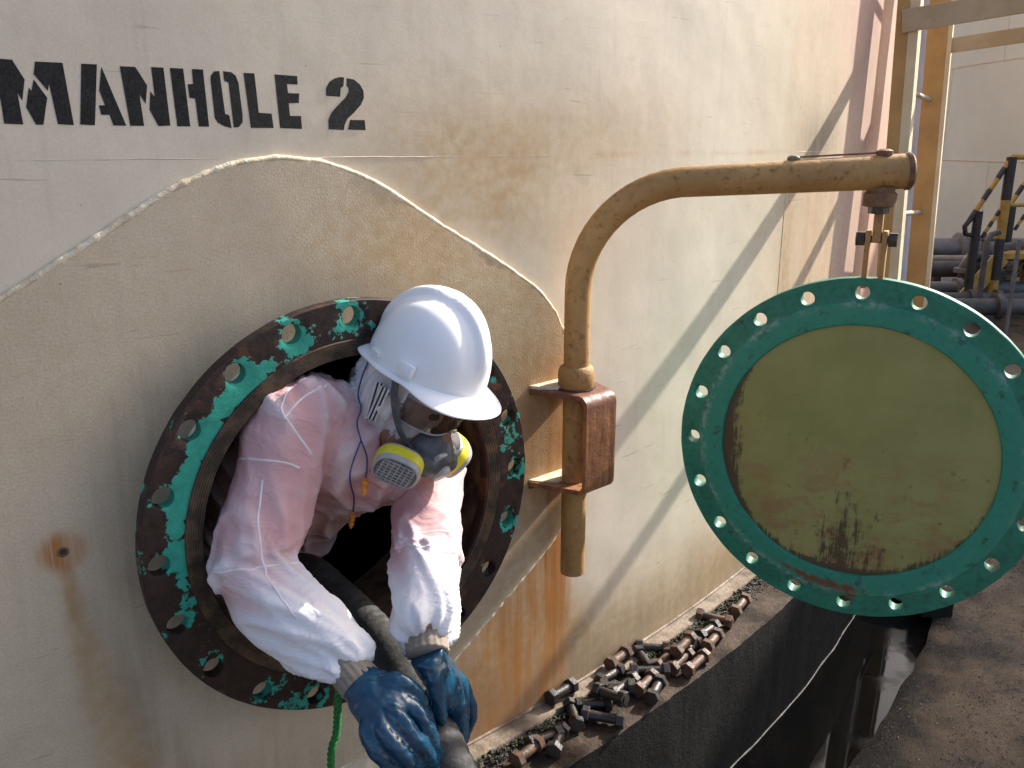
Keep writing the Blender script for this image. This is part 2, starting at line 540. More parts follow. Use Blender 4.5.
MAT['inside'] = simple('dark_tank_lining', (0.055, 0.045, 0.036), (0.025, 0.021, 0.018), 6, 0.7, 0.3, 0.004)


def goggle_material():
    t = NT('clear_goggle_lens')
    g = t.n('ShaderNodeBsdfGlass')
    g.inputs['IOR'].default_value = 1.15
    g.inputs['Roughness'].default_value = 0.05
    tr = t.n('ShaderNodeBsdfTransparent')
    gl = t.n('ShaderNodeBsdfGlossy')
    gl.inputs['Roughness'].default_value = 0.06
    fr = t.n('ShaderNodeFresnel')
    fr.inputs['IOR'].default_value = 1.5
    ms = t.n('ShaderNodeMixShader')
    t.l(fr.outputs[0], ms.inputs[0])
    tr.inputs['Color'].default_value = (0.55, 0.46, 0.43, 1)
    t.l(tr.outputs[0], ms.inputs[1])
    t.l(gl.outputs[0], ms.inputs[2])
    t.l(ms.outputs[0], t.out.inputs[0])
    return t.m


MAT['lens'] = goggle_material()


def hose_material():
    t = NT('black_ribbed_hose')
    n1 = t.noise(18, 5, 0.6)
    n2 = t.noise(90, 4, 0.65)
    c = t.mix(t.ramp(n1, 0.3, 0.7), (0.020, 0.020, 0.020), (0.048, 0.047, 0.045))
    c = t.mix(t.ramp(n2, 0.5, 0.75, 0, 0.5), c, (0.10, 0.095, 0.085))
    return t.done(c, t.ramp(n1, 0.3, 0.7, 0.62, 0.82), t.bump(n2, 0.45, 0.004), Specular_IOR_Level=0.3)


MAT['hose'] = hose_material()


# ------------------------------------------------------------------ mesh helpers
class MB:
    """collects vertices and faces for one mesh"""

    def __init__(self):
        self.v, self.f, self.uv = [], [], {}

    def add(self, vs, fs):
        b = len(self.v)
        self.v += [tuple(x) for x in vs]
        self.f += [tuple(i + b for i in q) for q in fs]
        return b

    def box(self, c, ax, ay, az, bev=0.0):
        """box from centre and three half-axis vectors, edges bevelled"""
        c, ax, ay, az = Vector(c), Vector(ax), Vector(ay), Vector(az)
        if bev <= 0:
            vs = [c + ax * i + ay * j + az * k for k in (-1, 1) for j in (-1, 1) for i in (-1, 1)]
            self.add(vs, [(0, 2, 3, 1), (4, 5, 7, 6), (0, 1, 5, 4), (2, 6, 7, 3), (0, 4, 6, 2), (1, 3, 7, 5)])
            return
        bm = bmesh.new()
        bmesh.ops.create_cube(bm, size=2.0)
        for v in bm.verts:
            v.co = Vector((v.co.x * ax.length, v.co.y * ay.length, v.co.z * az.length))
        bmesh.ops.bevel(bm, geom=bm.edges[:], offset=bev, segments=2, affect='EDGES', profile=0.5)
        M3 = Matrix((ax.normalized(), ay.normalized(), az.normalized())).transposed()
        bm.verts.index_update()
        self.add([c + M3 @ v.co for v in bm.verts], [[v.index for v in f.verts] for f in bm.faces])
        bm.free()

    def tube(self, pts, rad, seg=12, cap=True, up=None, squash=None, prof=None):
        """swept tube; rad scalar or list; squash = flattening of the second axis; prof(i,a)->factor"""
        pts = [Vector(p) for p in pts]
        n = len(pts)
        rad = [rad] * n if not hasattr(rad, '__len__') else list(rad)
        sq = [1.0] * n if squash is None else ([squash] * n if not hasattr(squash, '__len__') else squash)
        tan = []
        for i in range(n):
            a, b = pts[max(0, i - 1)], pts[min(n - 1, i + 1)]
            tan.append((b - a).normalized())
        ref = Vector(up) if up is not None else (Vector((0, 0, 1)) if abs(tan[0].z) < 0.9 else Vector((1, 0, 0)))
        x = tan[0].cross(ref).normalized()
        vs, fs = [], []
        for i in range(n):
            x = (x - tan[i] * x.dot(tan[i])).normalized()
            y = tan[i].cross(x).normalized()
            for k in range(seg):
                a = 2 * math.pi * k / seg
                m = prof(i, a) if prof else 1.0
                vs.append(pts[i] + (x * math.cos(a) + y * math.sin(a) * sq[i]) * rad[i] * m)
        for i in range(n - 1):
            for k in range(seg):
                k2 = (k + 1) % seg
                fs.append((i * seg + k, i * seg + k2, (i + 1) * seg + k2, (i + 1) * seg + k))
        if cap:
            fs.append(tuple(range(seg - 1, -1, -1)))
            fs.append(tuple((n - 1) * seg + k for k in range(seg)))
        return self.add(vs, fs)

    def blob(self, c, ax, ay, az, nu=16, nv=10):
        c, ax, ay, az = Vector(c), Vector(ax), Vector(ay), Vector(az)
        vs, fs = [c - az], []
        for j in range(1, nv):
            t = math.pi * j / nv
            for i in range(nu):
                a = 2 * math.pi * i / nu
                vs.append(c - az * math.cos(t) + (ax * math.cos(a) + ay * math.sin(a)) * math.sin(t))
        vs.append(c + az)
        for i in range(nu):
            fs.append((0, 1 + (i + 1) % nu, 1 + i))
            fs.append((len(vs) - 1, 1 + (nv - 2) * nu + i, 1 + (nv - 2) * nu + (i + 1) % nu))
        for j in range(nv - 2):
            for i in range(nu):
                a, b = 1 + j * nu + i, 1 + j * nu + (i + 1) % nu
                fs.append((a, b, b + nu, a + nu))
        self.add(vs, fs)

    def lathe(self, c, ex, ey, ez, prof, seg=64, closed=True):
        """prof: list of (r, h) turned about ez"""
        c, ex, ey, ez = Vector(c), Vector(ex), Vector(ey), Vector(ez)
        vs, fs = [], []
        n = len(prof)
        for k in range(seg):
            a = 2 * math.pi * k / seg
            d = ex * math.cos(a) + ey * math.sin(a)
            for r, h in prof:
                vs.append(c + d * r + ez * h)
        m = n if closed else n - 1
        for k in range(seg):
            k2 = (k + 1) % seg
            for i in range(m):
                j = (i + 1) % n
                fs.append((k * n + i, k2 * n + i, k2 * n + j, k * n + j))
        self.add(vs, fs)

    def prism(self, poly, ez):
        """closed prism from a polygon of 3D points and an extrusion vector"""
        poly = [Vector(p) for p in poly]
        n = len(poly)
        ez = Vector(ez)
        vs = poly + [p + ez for p in poly]
        fs = [tuple(range(n - 1, -1, -1)), tuple(range(n, 2 * n))]
        fs += [(i, (i + 1) % n, n + (i + 1) % n, n + i) for i in range(n)]
        self.add(vs, fs)

    def mesh(self, name, smooth=None):
        me = bpy.data.meshes.new(name)
        me.from_pydata(self.v, [], self.f)
        bm = bmesh.new()
        bm.from_mesh(me)
        bmesh.ops.recalc_face_normals(bm, faces=bm.faces)
        bm.to_mesh(me)
        bm.free()
        if smooth is not None:
            me.polygons.foreach_set('use_smooth', [True] * len(me.polygons))
            if smooth < 180:
                me.set_sharp_from_angle(angle=R(smooth))
        return me

    def build(self, name, mat, parent=None, smooth=None):
        return obj(name, self.mesh(name, smooth), mat, parent)


def obj(name, me, mat, parent=None):
    o = bpy.data.objects.new(name, me)
    if isinstance(mat, str):
        mat = MAT[mat]
    if mat is not None and not me.materials:
        me.materials.append(mat)
    COL.objects.link(o)
    if parent is not None:
        o.parent = parent
        o.matrix_parent_inverse = Matrix.Translation(parent.location).inverted() if parent.parent is None else Matrix.Identity(4)
    return o


def thing(name, label, cat, loc=(0, 0, 0), group=None):
    o = bpy.data.objects.new(name, None)
    o.empty_display_size = 0.1
    o.location = loc
    COL.objects.link(o)
    return tag(o, label, cat, group)


def tag(o, label, cat, group=None):
    o['label'] = label
    o['category'] = cat
    if group:
        o['group'] = group
    return o


def vnoise(x, y, seed=0, oct=4):
    """vectorised value noise in 0..1"""
    x, y = np.asarray(x, float), np.asarray(y, float)
    out, amp, tot = np.zeros_like(x), 1.0, 0.0
    for k in range(oct):
        xi, yi = np.floor(x).astype(np.int64), np.floor(y).astype(np.int64)
        fx, fy = x - xi, y - yi
        fx, fy = fx * fx * (3 - 2 * fx), fy * fy * (3 - 2 * fy)

        def hsh(a, b):
            h = (a * 374761393 + b * 668265263 + (seed + k) * 974634777) & 0xFFFFFFFF
            h = ((h ^ (h >> 13)) * 1274126177) & 0xFFFFFFFF
            return ((h ^ (h >> 16)) & 0xFFFF) / 65535.0
        v = (hsh(xi, yi) * (1 - fx) + hsh(xi + 1, yi) * fx) * (1 - fy) + (hsh(xi, yi + 1) * (1 - fx) + hsh(xi + 1, yi + 1) * fx) * fy
        out += v * amp
        tot += amp
        amp *= 0.5
        x, y = x * 2.03 + 11.7, y * 2.03 + 5.3
    return out / tot


def sst(a, b, x):
    t = np.clip((np.asarray(x, float) - a) / (b - a), 0, 1)
    return t * t * (3 - 2 * t)


def bell(x, c, w):
    return np.exp(-((np.asarray(x, float) - c) / w) ** 2)


# ================================================================== THE SETTING
def ring_sheet(name, offs, zs_fn, mat, kind, s_fine, jitter=0.0, smooth=None):
    """a sheet round the tank; offs = list of (offset) columns, zs_fn(s, k) -> (off, z)"""
    mb = MB()
    S = s_fine
    n = len(offs)
    vs, fs = [], []
    for s in S:
        for k in range(n):
            o, z = zs_fn(s, k)
            vs.append(wp(s, z, o))
    m = len(S)
    for i in range(m):
        i2 = (i + 1) % m
        for k in range(n - 1):
            fs.append((i * n + k, i2 * n + k, i2 * n + k + 1, i * n + k + 1))
    mb.add(vs, fs)
    o = mb.build(name, mat, None, smooth)
    if kind:
        o['kind'] = kind
    return o


CIRC = 2 * math.pi * TR
S_FINE = list(np.arange(-1.3, 3.9, 0.02)) + list(np.linspace(3.9, CIRC - 1.3, 90)[:-1])
GZ, WZ = -0.42, -0.462


def ns(x, y=0.0, z=0.0):
    return mnoise.noise(Vector((x, y, z)))


g_off = [0.0, 0.0, 0.03, 0.10, 0.2, 0.35, 0.55, 0.8, 1.2, 1.8, 3.0, 6.0, 12, 30, 90, 300, 900]


def ground_fn(s, k):
    base = 0.485 + 0.022 * ns(s * 2.1, 3.3) + 0.010 * ns(s * 9, 1.1)
    if k == 0:
        return base - 0.02, -0.85
    o = base + g_off[k]
    z = GZ + (0.012 * ns(s * 3, o * 4, 5) + 0.006 * ns(s * 11, o * 9, 2) if o < 6 else 0.0)
    if k == 1:
        z -= 0.018
    return o, z


ground = ring_sheet('ground', g_off, ground_fn, 'ground', 'structure', S_FINE, smooth=50)
water = ring_sheet('drain_water', [0, 1], lambda s, k: ((0.12, 0.62)[k], WZ), 'water', 'structure', S_FINE)

# ------------------------------------------------------------------ concrete ring under the tank
led = [(-0.45, -0.0135), (0.02, -0.0135), (0.06, -0.0135), (0.10, -0.0135), (0.15, -0.0135), (0.196, -0.0145), (0.2025, -0.021), (0.204, -0.05),
       (0.204, -0.12), (0.203, -0.22), (0.203, -0.32), (0.202, -0.45), (0.20, -0.9)]


def ledge_fn(s, k):
    o, z = led[k]
    if 2 <= k <= 7:
        c = ns(s * 13, 7.7, k * 0.1) * 0.004 + ns(s * 37, 1.7, 0.3) * 0.003
        o += c if k >= 5 else 0
        z += -abs(ns(s * 8, k * 1.7, 0.5)) * (0.005 if k < 5 else 0.006)
    elif k > 7:
        o += ns(s * 6, k * 1.1, 2.2) * 0.006
    return o, z


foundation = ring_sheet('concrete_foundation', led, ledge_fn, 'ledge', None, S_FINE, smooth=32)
m_scum = MB()
m_scum.tube([wp(s, WZ + 0.002 + 0.001 * ns(s * 9), ledge_fn(s, 11)[0] + 0.002) for s in np.arange(0.5, 3.6, 0.02)], [0.0025 * (1 + 0.5 * ns(i * 0.4)) for i in range(len(np.arange(0.5, 3.6, 0.02)))], 6)
m_scum.build('scum_line', 'seam_paint', foundation, 180)
tag(foundation, 'stained concrete ring foundation with near-black sides under the cream tank', 'foundation')

# ------------------------------------------------------------------ the storage tank
tank = thing('storage_tank', 'cream painted steel storage tank with stencilled black lettering and open manhole', 'tank',
             (W0[0], W0[1], 0.0))


def stain(s, z, plate):
    s, z = np.asarray(s, float), np.asarray(z, float)
    n1 = vnoise(s * 6, z * 6, 3)
    n2 = vnoise(s * 22, z * 3, 8)
    n3 = vnoise(s * 55, z * 2.0, 21)
    rust = np.zeros_like(s)
    tan = np.zeros_like(s)
    grime = np.zeros_like(s)
    pink = np.zeros_like(s)
    # rust runs below the right lower edge of the plate and under the bracket
    e_z = 0.256 + (s - 0.28) * 0.64
    if not plate:
        run = sst(0.16, 0.44, s) * (1 - sst(0.64, 0.70, s)) * (1 - sst(e_z - 0.02, e_z + 0.01, z))
        rust += run * (0.25 + 0.95 * n3) * 0.95
        tan += run * 0.65
        rust += bell(s, 0.625, 0.05) * (1 - sst(0.50, 0.56, z)) * (0.2 + 0.5 * n3) * sst(-0.05, 0.3, z)
        tan += sst(0.05, 0.4, s) * (1 - sst(0.7, 0.8, s)) * (1 - sst(0.1, 0.45, z)) * 0.55
        # brown splash along the foot of the wall
        tan += (1 - sst(0.0, 0.30 + 0.16 * n1, z)) * sst(0.45, 0.8, s) * (0.75 + 0.6 * n2)
        grime += (1 - sst(0.0, 0.17 + 0.14 * n1, z)) * (0.42 + 0.55 * n2)
        # wash of tan above and right of the plate
        tan += bell(s, 0.40, 0.28) * bell(z, 1.32, 0.15) * 0.80 * (0.5 + n1)
        tan += sst(-0.1, 0.3, s) * (1 - sst(0.9, 1.3, s)) * bell(z, 1.45, 0.10) * 0.36
        # the far right of the wall: tan, then pink
        tan += sst(1.2, 2.0, s) * (0.36 + 0.34 * n2)
        tan += bell(s, 1.78, 0.06) * 0.35 * (1 - sst(1.2, 1.4, z))
        pink += sst(2.18, 2.42, s) * (0.62 + 0.35 * n2) + bell(s, 2.3, 0.35) * sst(1.5, 1.9, z) * 0.45
        rust += sst(1.70, 2.0, s) * (1 - sst(2.24, 2.28, s)) * (1 - sst(1.25, 1.4, z)) * (0.10 + 0.30 * n3)
        grime += bell(s, 2.0, 0.20) * bell(z, 1.44, 0.09) * 0.75
        rust += bell(z, 1.399, 0.006) * (0.05 + 0.30 * sst(0.45, 0.7, n1)) * sst(0.1, 0.4, s)
    else:
        tan += sst(-0.05, 0.42, s) * (0.30 + 0.45 * n1)
        tan += bell(s, 0.14, 0.22) * bell(z, 1.24, 0.14) * 0.42
        tan += 0.10 + 0.16 * n1
        rust += bell(s, 0.60, 0.055) * sst(0.48, 0.6, z) * (1 - sst(0.9, 0.98, z)) * (0.30 + 0.9 * n3) * 0.8
        rust += bell(s, 0.53, 0.10) * bell(z, 0.76, 0.16) * (0.12 + 0.5 * n2)
        tan += bell(s, 0.52, 0.13) * bell(z, 0.80, 0.25) * 0.5
        grime += (1 - sst(0.12, 0.32, z)) * (0.25 + 0.45 * n2)
        # halo of dirt round the neck
        rr = np.hypot(s, z - ZC)
        grime += (1 - sst(0.40, 0.50, rr)) * 0.30 * (0.4 + n1)
        # tell-tale hole with its rust ring and run
        hs, hz = -0.489, 0.765
        d = np.hypot(s - hs, z - hz)
        rust += (1 - sst(0.014, 0.038 + 0.012 * n1, d)) * 0.95 + bell(d, 0.030, 0.012) * 0.40
        dz = hz - z
        path = hs + 0.06 * dz + 0.10 * np.maximum(dz - 0.12, 0)
        wdt = 0.012 + 0.11 * np.maximum(dz - 0.06, 0)
        ru = bell(s, path, wdt) * sst(0.0, 0.04, dz)
        tan += ru * 0.75 * (0.45 + n2)
        grime += bell(s, path + 0.022 + 0.12 * np.maximum(dz - 0.1, 0), wdt * 0.8 + 0.004) * sst(0.02, 0.12, dz) * 0.65 * (0.3 + n2)
        rust += bell(s, hs + 0.004, 0.007 + 0.02 * dz) * sst(0.0, 0.02, dz) * (1 - sst(0.03, 0.16, dz)) * 0.35
    # general dirt at the left
    grime += (1 - sst(-0.7, -0.1, s)) * (0.05 + 0.20 * sst(0.45, 0.75, n1)) * (1 - sst(1.0, 1.4, z))
    return np.clip(np.stack([rust, tan, grime, pink], 1), 0, 1)


def add_stain(me, sz, plate):
    s, z = np.array([a for a, b in sz]), np.array([b for a, b in sz])
    col = stain(s, z, plate).astype(np.float32)
    at = me.color_attributes.new('stain', 'FLOAT_COLOR', 'POINT')
    at.data.foreach_set('color', col.ravel())
    uv = me.uv_layers.new(name='UVMap')
    li = np.zeros(len(me.loops), np.int32)
    me.loops.foreach_get('vertex_index', li)
    uvs = np.stack([s[li], z[li]], 1).astype(np.float32)
    uv.data.foreach_set('uv', uvs.ravel())


def build_shell():
    S = list(np.arange(-1.3, 3.7, 0.0125)) + list(np.linspace(3.7, CIRC - 1.3, 100)[:-1])
    Z = list(np.arange(0, 2.3, 0.0125)) + [2.6, 3.2, 4.2, 5.6, 7.2, 9.0]
    n, m = len(Z), len(S)
    vs, sz, fs = [], [], []
    for s in S:
        for z in Z:
            o = 0.0
            if s < 3.7 and 0.02 < z < 2.3:
                o = 0.0016 * ns(s * 2.3, z * 2.3, 1)
            vs.append(wp(s, z, o))
            sz.append((s, z))
    for i in range(m):
        i2 = (i + 1) % m
        for k in range(n - 1):
            if i < m - 1 and math.hypot(S[i] + 0.006, Z[k] + 0.006 - ZC) < 0.325:
                continue
            fs.append((i * n + k, i2 * n + k, i2 * n + k + 1, i * n + k + 1))
    # roof
    c = len(vs)
    vs.append((TC[0], TC[1], 10.2))
    sz.append((0, 9))
    for i in range(m):
        fs.append((i * n + n - 1, ((i + 1) % m) * n + n - 1, c))
    me = bpy.data.meshes.new('shell')
    me.from_pydata([tuple(v) for v in vs], [], fs)
    me.polygons.foreach_set('use_smooth', [True] * len(me.polygons))
    add_stain(me, sz, False)
    return obj('shell', me, 'wall', tank)


shell = build_shell()

# floor inside the tank
mb = MB()
ringp = [Vector((TC[0] + (TR - 0.01) * math.cos(a), TC[1] + (TR - 0.01) * math.sin(a), 0.006)) for a in np.linspace(0, 2 * math.pi, 121)[:-1]]
mb.add(ringp, [tuple(range(120))])
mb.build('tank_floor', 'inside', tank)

# reinforcing plate round the manhole
SYM = -0.062
right = [(SYM, 1.396), (0.016, 1.388), (0.075, 1.370), (0.139, 1.342), (0.278, 1.258), (0.438, 1.168), (0.545, 1.100), (0.600, 1.043), (0.634, 0.984), (0.656, 0.90),
         (0.664, 0.80), (0.664, 0.68), (0.660, 0.58), (0.645, 0.503), (0.600, 0.458), (0.533, 0.416), (0.28, 0.255), (0.16, 0.175), (0.09, 0.140), (0.02, 0.120), (SYM, 0.114)]
outline = right + [(2 * SYM - s, z) for s, z in right[-2:0:-1]]
dense = []
for i in range(len(outline)):
    a, b = outline[i], outline[(i + 1) % len(outline)]
    for k in range(24):
        u = k / 24
        dense.append((a[0] + (b[0] - a[0]) * u, a[1] + (b[1] - a[1]) * u))
dense = np.array(dense)
for _ in range(24):     # round the corners
    dense = 0.5 * dense + 0.25 * (np.roll(dense, 1, 0) + np.roll(dense, -1, 0))
ang = np.arctan2(dense[:, 1] - ZC, dense[:, 0])
rad = np.hypot(dense[:, 0], dense[:, 1] - ZC)
order = np.argsort(ang)
ang_s, rad_s = ang[order], rad[order]
ang_p = np.concatenate([ang_s[-3:] - 2 * math.pi, ang_s, ang_s[:3] + 2 * math.pi])
rad_p = np.concatenate([rad_s[-3:], rad_s, rad_s[:3]])


def plate_r(a):
    a = (a + math.pi) % (2 * math.pi) - math.pi
    return float(np.interp(a, ang_p, rad_p))


def build_plate():
    NA, NR, TH = 400, 44, 0.009
    vs, sz, fs = [], [], []
    for i in range(NA):
        a = 2 * math.pi * i / NA
        r1 = plate_r(a)
        for k in range(NR + 1):
            r = 0.306 + (r1 - 0.306) * k / NR
            s, z = r * math.cos(a), ZC + r * math.sin(a)
            vs.append(wp(s, z, TH + 0.0010 * ns(s * 7, z * 7, 4)))
            sz.append((s, z))
        s, z = (r1 + 0.003) * math.cos(a), ZC + (r1 + 0.003) * math.sin(a)
        vs.append(wp(s, z, -0.003))
        sz.append((s, z))
    n = NR + 2
    for i in range(NA):
        j = (i + 1) % NA
        for k in range(n - 1):
            fs.append((i * n + k, j * n + k, j * n + k + 1, i * n + k + 1)[::-1])
    me = bpy.data.meshes.new('reinforcing_plate')
    me.from_pydata([tuple(v) for v in vs], [], fs)
    bm = bmesh.new()
    bm.from_mesh(me)
    bmesh.ops.recalc_face_normals(bm, faces=bm.faces)
    bm.to_mesh(me)
    bm.free()
    me.polygons.foreach_set('use_smooth', [True] * len(me.polygons))
    me.set_sharp_from_angle(angle=R(40))
    add_stain(me, sz, True)
    return obj('reinforcing_plate', me, 'plate', tank)


plate = build_plate()
ctr = fp(0, 0, ZC)
if plate.data.polygons[0].normal.dot(wn_dir(0)) < 0:
    plate.data.flip_normals()

# weld bead round the plate: lumpy, uneven
mb = MB()
wpts, wr = [], []
for i in range(700):
    a = 2 * math.pi * i / 700
    r = plate_r(a) + 0.004 + 0.0022 * ns(i * 0.12, 3)
    wpts.append(wp(r * math.cos(a), ZC + r * math.sin(a), 0.0035))
    wr.append(0.0058 + 0.0018 * ns(i * 0.35, 9.1) + 0.0014 * ns(i * 0.05, 2.2))
wpts.append(wpts[0])
wr.append(wr[0])
mb.tube(wpts, wr, 8, cap=False)
mb.build('weld_bead', 'weld', plate, 180)


# shell seams
def seam_line(pts, r, name='weld_seam', mat='weld'):
    m = MB()
    m.tube(pts, [r * (1 + 0.35 * ns(i * 0.3, r * 100)) for i in range(len(pts))], 6, cap=True)
    return m.build(name, mat, tank, 180)


seam_line([wp(s, 1.399 + 0.0012 * ns(s * 5), -0.0012) for s in np.arange(-1.2, 3.4, 0.02)], 0.0015, mat='seam_paint')
seam_line([wp(1.742, z, 0.0) for z in np.arange(0.02, 1.40, 0.02)], 0.0012, mat='weld')
seam_line([wp(2.270, z, -0.001) for z in np.arange(0.02, 1.40, 0.02)], 0.0012, mat='weld')

# tell-tale hole in the plate
mb = MB()
hc = wp(-0.489, 0.765, 0.0075)
hn, ht = wn_dir(-0.489), wt_dir(-0.489)
mb.lathe(hc, ht, Vector((0, 0, 1)), hn, [(0.0052, 0.0), (0.0058, 0.0030), (0.0075, 0.0034), (0.0095, 0.0012)], 20, closed=False)
mb.build('hole_rim', 'rust_edge', plate, 60)
mb = MB()
mb.lathe(hc, ht, Vector((0, 0, 1)), hn, [(0.0, 0.0015), (0.0054, 0.0015)], 20, closed=False)  # black disc stands in for the darkness inside the hole
mb.build('hole_dark_disc', 'black_band', plate)

# base plate (chime) at the foot of the shell
mb = MB()
SC = list(np.arange(-1.3, 3.9, 0.02)) + list(np.linspace(3.9, CIRC - 1.3, 90)[:-1])
prof = [(-0.01, 0.0), (0.052, 0.0), (0.0545, -0.003), (0.0545, -0.013), (-0.01, -0.013)]
vs, fs = [], []
for s in SC:
    for k, (o, z) in enumerate(prof):
        j = 0.0025 * ns(s * 9, 3.1) + 0.0015 * ns(s * 31, 4.2) if 1 <= k <= 3 else 0
        vs.append(wp(s, z, o + j))
n = len(prof)
for i in range(len(SC)):
    j = (i + 1) % len(SC)
    for k in range(n - 1):
        fs.append((i * n + k, j * n + k, j * n + k + 1, i * n + k + 1))
mb.add(vs, fs)
mb.build('base_plate', 'chime', tank, 40)
seam_line([wp(s, 0.001, 0.002) for s in np.arange(-1.2, 3.6, 0.02)], 0.0055, 'fillet_weld', 'chime')

# ------------------------------------------------------------------ stencilled lettering
LETTERS = {
 'M': [[(-489, 1543),(-461, 1542),(-448, 1515),(-455, 1485),(-460, 1496),(-458, 1451),(-483, 1452),(-483, 1488),(-494, 1452),(-514, 1452)], [(-451, 1476),(-444, 1504),(-441, 1499),(-436, 1516),(-421, 1490),(-431, 1451),(-441, 1451)], [(-431, 1541),(-394, 1541),(-389, 1451),(-411, 1452),(-416, 1510),(-419, 1500),(-435, 1523)]],
 'A': [[(-368, 1541),(-346, 1541),(-359, 1451),(-380, 1452)], [(-340, 1538),(-313, 1451),(-332, 1451),(-336, 1467),(-348, 1467),(-350, 1481),(-341, 1481),(-347, 1503)]],
 'N': [[(-313, 1540),(-290, 1540),(-275, 1513),(-280, 1485),(-288, 1499),(-286, 1451),(-307, 1451)], [(-266, 1541),(-247, 1541),(-245, 1452),(-264, 1451),(-275, 1476),(-271, 1504),(-265, 1496)]],
 'H': [[(-237, 1541),(-216, 1541),(-213, 1451),(-234, 1451)], [(-202, 1541),(-184, 1541),(-182, 1451),(-199, 1451),(-201, 1495),(-210, 1496),(-211, 1517),(-202, 1518)]],
 'O': [[(-157, 1540),(-153, 1472),(-146, 1470),(-144, 1449),(-156, 1452),(-167, 1458),(-171, 1465),(-173, 1524),(-172, 1532),(-166, 1539)], [(-151, 1540),(-137, 1539),(-130, 1534),(-126, 1523),(-123, 1470),(-124, 1459),(-131, 1451),(-140, 1450),(-143, 1522),(-150, 1525)]],
 'L': [[(-116, 1539),(-97, 1539),(-94, 1475),(-71, 1474),(-69, 1450),(-110, 1450)]],
 'E': [[(-61, 1539),(-19, 1538),(-19, 1524),(-39, 1524),(-38, 1509),(-17, 1509),(-19, 1493),(-38, 1492),(-37, 1471),(-16, 1471),(-16, 1449),(-57, 1450)]],
 '2': [[(73, 1540),(71, 1525),(65, 1521),(63, 1506),(35, 1507),(36, 1520),(43, 1531),(53, 1537),(64, 1540)], [(78, 1539),(93, 1537),(105, 1529),(112, 1518),(112, 1505),(105, 1493),(90, 1479),(76, 1468),(70, 1458),(67, 1448),(37, 1449),(37, 1465),(44, 1478),(60, 1493),(74, 1505),(81, 1515),(81, 1522),(77, 1525)], [(81, 1466),(112, 1466),(113, 1448),(76, 1449)]],
}
mb_dict = {}
for ch, polys in LETTERS.items():
    m = MB()
    for poly in polys:
        # refine long edges so that the paint follows the curved shell
        m.add([wp(a / 1000 + 0.0006 * ns(a, b), b / 1000 + 0.0006 * ns(b, a, 3), 0.0007 + 0.0016 * ns(a / 1000 * 2.3, b / 1000 * 2.3, 1)) for a, b in poly], [tuple(range(len(poly)))])
    me = m.mesh('letter')
    bm = bmesh.new()
    bm.from_mesh(me)
    bmesh.ops.triangulate(bm, faces=bm.faces, ngon_method='EAR_CLIP')
    for f in bm.faces:
        if f.normal.dot(wn_dir(-0.2)) < 0:
            f.normal_flip()
    bm.to_mesh(me)
    bm.free()
    obj('letter', me, 'black_paint', tank)

# ------------------------------------------------------------------ manhole neck and flange
EX, EZ, EN = Vector((TT[0], TT[1], 0)), Vector((0, 0, 1)), Vector((NN[0], NN[1], 0))


def holed_ring(r0, r1, th, nh, rb, rh, phase=0.0, m=10, seed=0):
    """annular plate with a ring of round bolt holes; x right, z up, y back; front at y = 0"""
    vs, fs = [], []

    def ring_pts(a0, a1):
        pts = []
        for i in range(m):
            a = a0 + (a1 - a0) * i / m
            pts.append((r0, a))
        for i in range(m):
            pts.append((r0 + (r1 - r0) * i / m, a1))
        for i in range(m):
            a = a1 + (a0 - a1) * i / m
            pts.append((r1, a))
        for i in range(m):
            pts.append((r1 + (r0 - r1) * i / m, a0))
        return [(r * math.cos(a), r * math.sin(a)) for r, a in pts]
    st = 2 * math.pi / nh
    for h in range(nh):
        ac = phase + h * st
        bp = ring_pts(ac - st / 2, ac + st / 2)
        cx, cy = rb * math.cos(ac), rb * math.sin(ac)
        n = len(bp)
        loops = []
        for y in (0.0, th):
            for u in (0.0, 0.12, 0.5, 1.0):
                idx = []
                for (bx, by) in bp:
                    a = math.atan2(by - cy, bx - cx)
                    hx, hy = cx + rh * math.cos(a), cy + rh * math.sin(a)
                    idx.append(len(vs))
                    yy = y + (0.0012 if (u == 0 and y == 0) else 0)
                    vs.append((hx + (bx - hx) * u, yy, hy + (by - hy) * u))
                loops.append(idx)
        for l0, l1 in ((0, 1), (1, 2), (2, 3), (4, 5), (5, 6), (6, 7), (0, 4)):
            A, B = loops[l0], loops[l1]
            for i in range(n):
                j = (i + 1) % n
                fs.append((A[i], A[j], B[j], B[i]))
    # rims
    NS = nh * m
    for rr, sg in ((r0, -1), (r1, 1)):
        b = len(vs)
        prof = [(rr, 0.0), (rr + sg * 0.0022, 0.0022), (rr + sg * 0.0022, th - 0.0022), (rr, th)]
        for i in range(NS):
            a = phase - st / 2 + 2 * math.pi * i / NS
            wob = 0.0008 * ns(i * 0.4, rr * 50 + seed)
            for r, y in prof:
                q = r + (wob if y not in (0.0, th) else 0)
                vs.append((q * math.cos(a), y, q * math.sin(a)))
        for i in range(NS):
            j = (i + 1) % NS
            for k in range(3):
                fs.append((b + i * 4 + k, b + j * 4 + k, b + j * 4 + k + 1, b + i * 4 + k + 1))
    me = bpy.data.meshes.new('ring')
    me.from_pydata(vs, [], fs)
    bm = bmesh.new()
    bm.from_mesh(me)
    bmesh.ops.remove_doubles(bm, verts=bm.verts, dist=2e-5)
    bmesh.ops.recalc_face_normals(bm, faces=bm.faces)
    bm.to_mesh(me)
    bm.free()
    me.polygons.foreach_set('use_smooth', [True] * len(me.polygons))
    me.set_sharp_from_angle(angle=R(28))
    return me


fl_me = holed_ring(0.303, 0.4030, 0.027, 20, 0.3760, 0.0185, R(90))
co = np.array([v.co for v in fl_me.vertices])
fa = np.degrees(np.arctan2(co[:, 2], co[:, 0]))
fr = np.hypot(co[:, 0], co[:, 2])
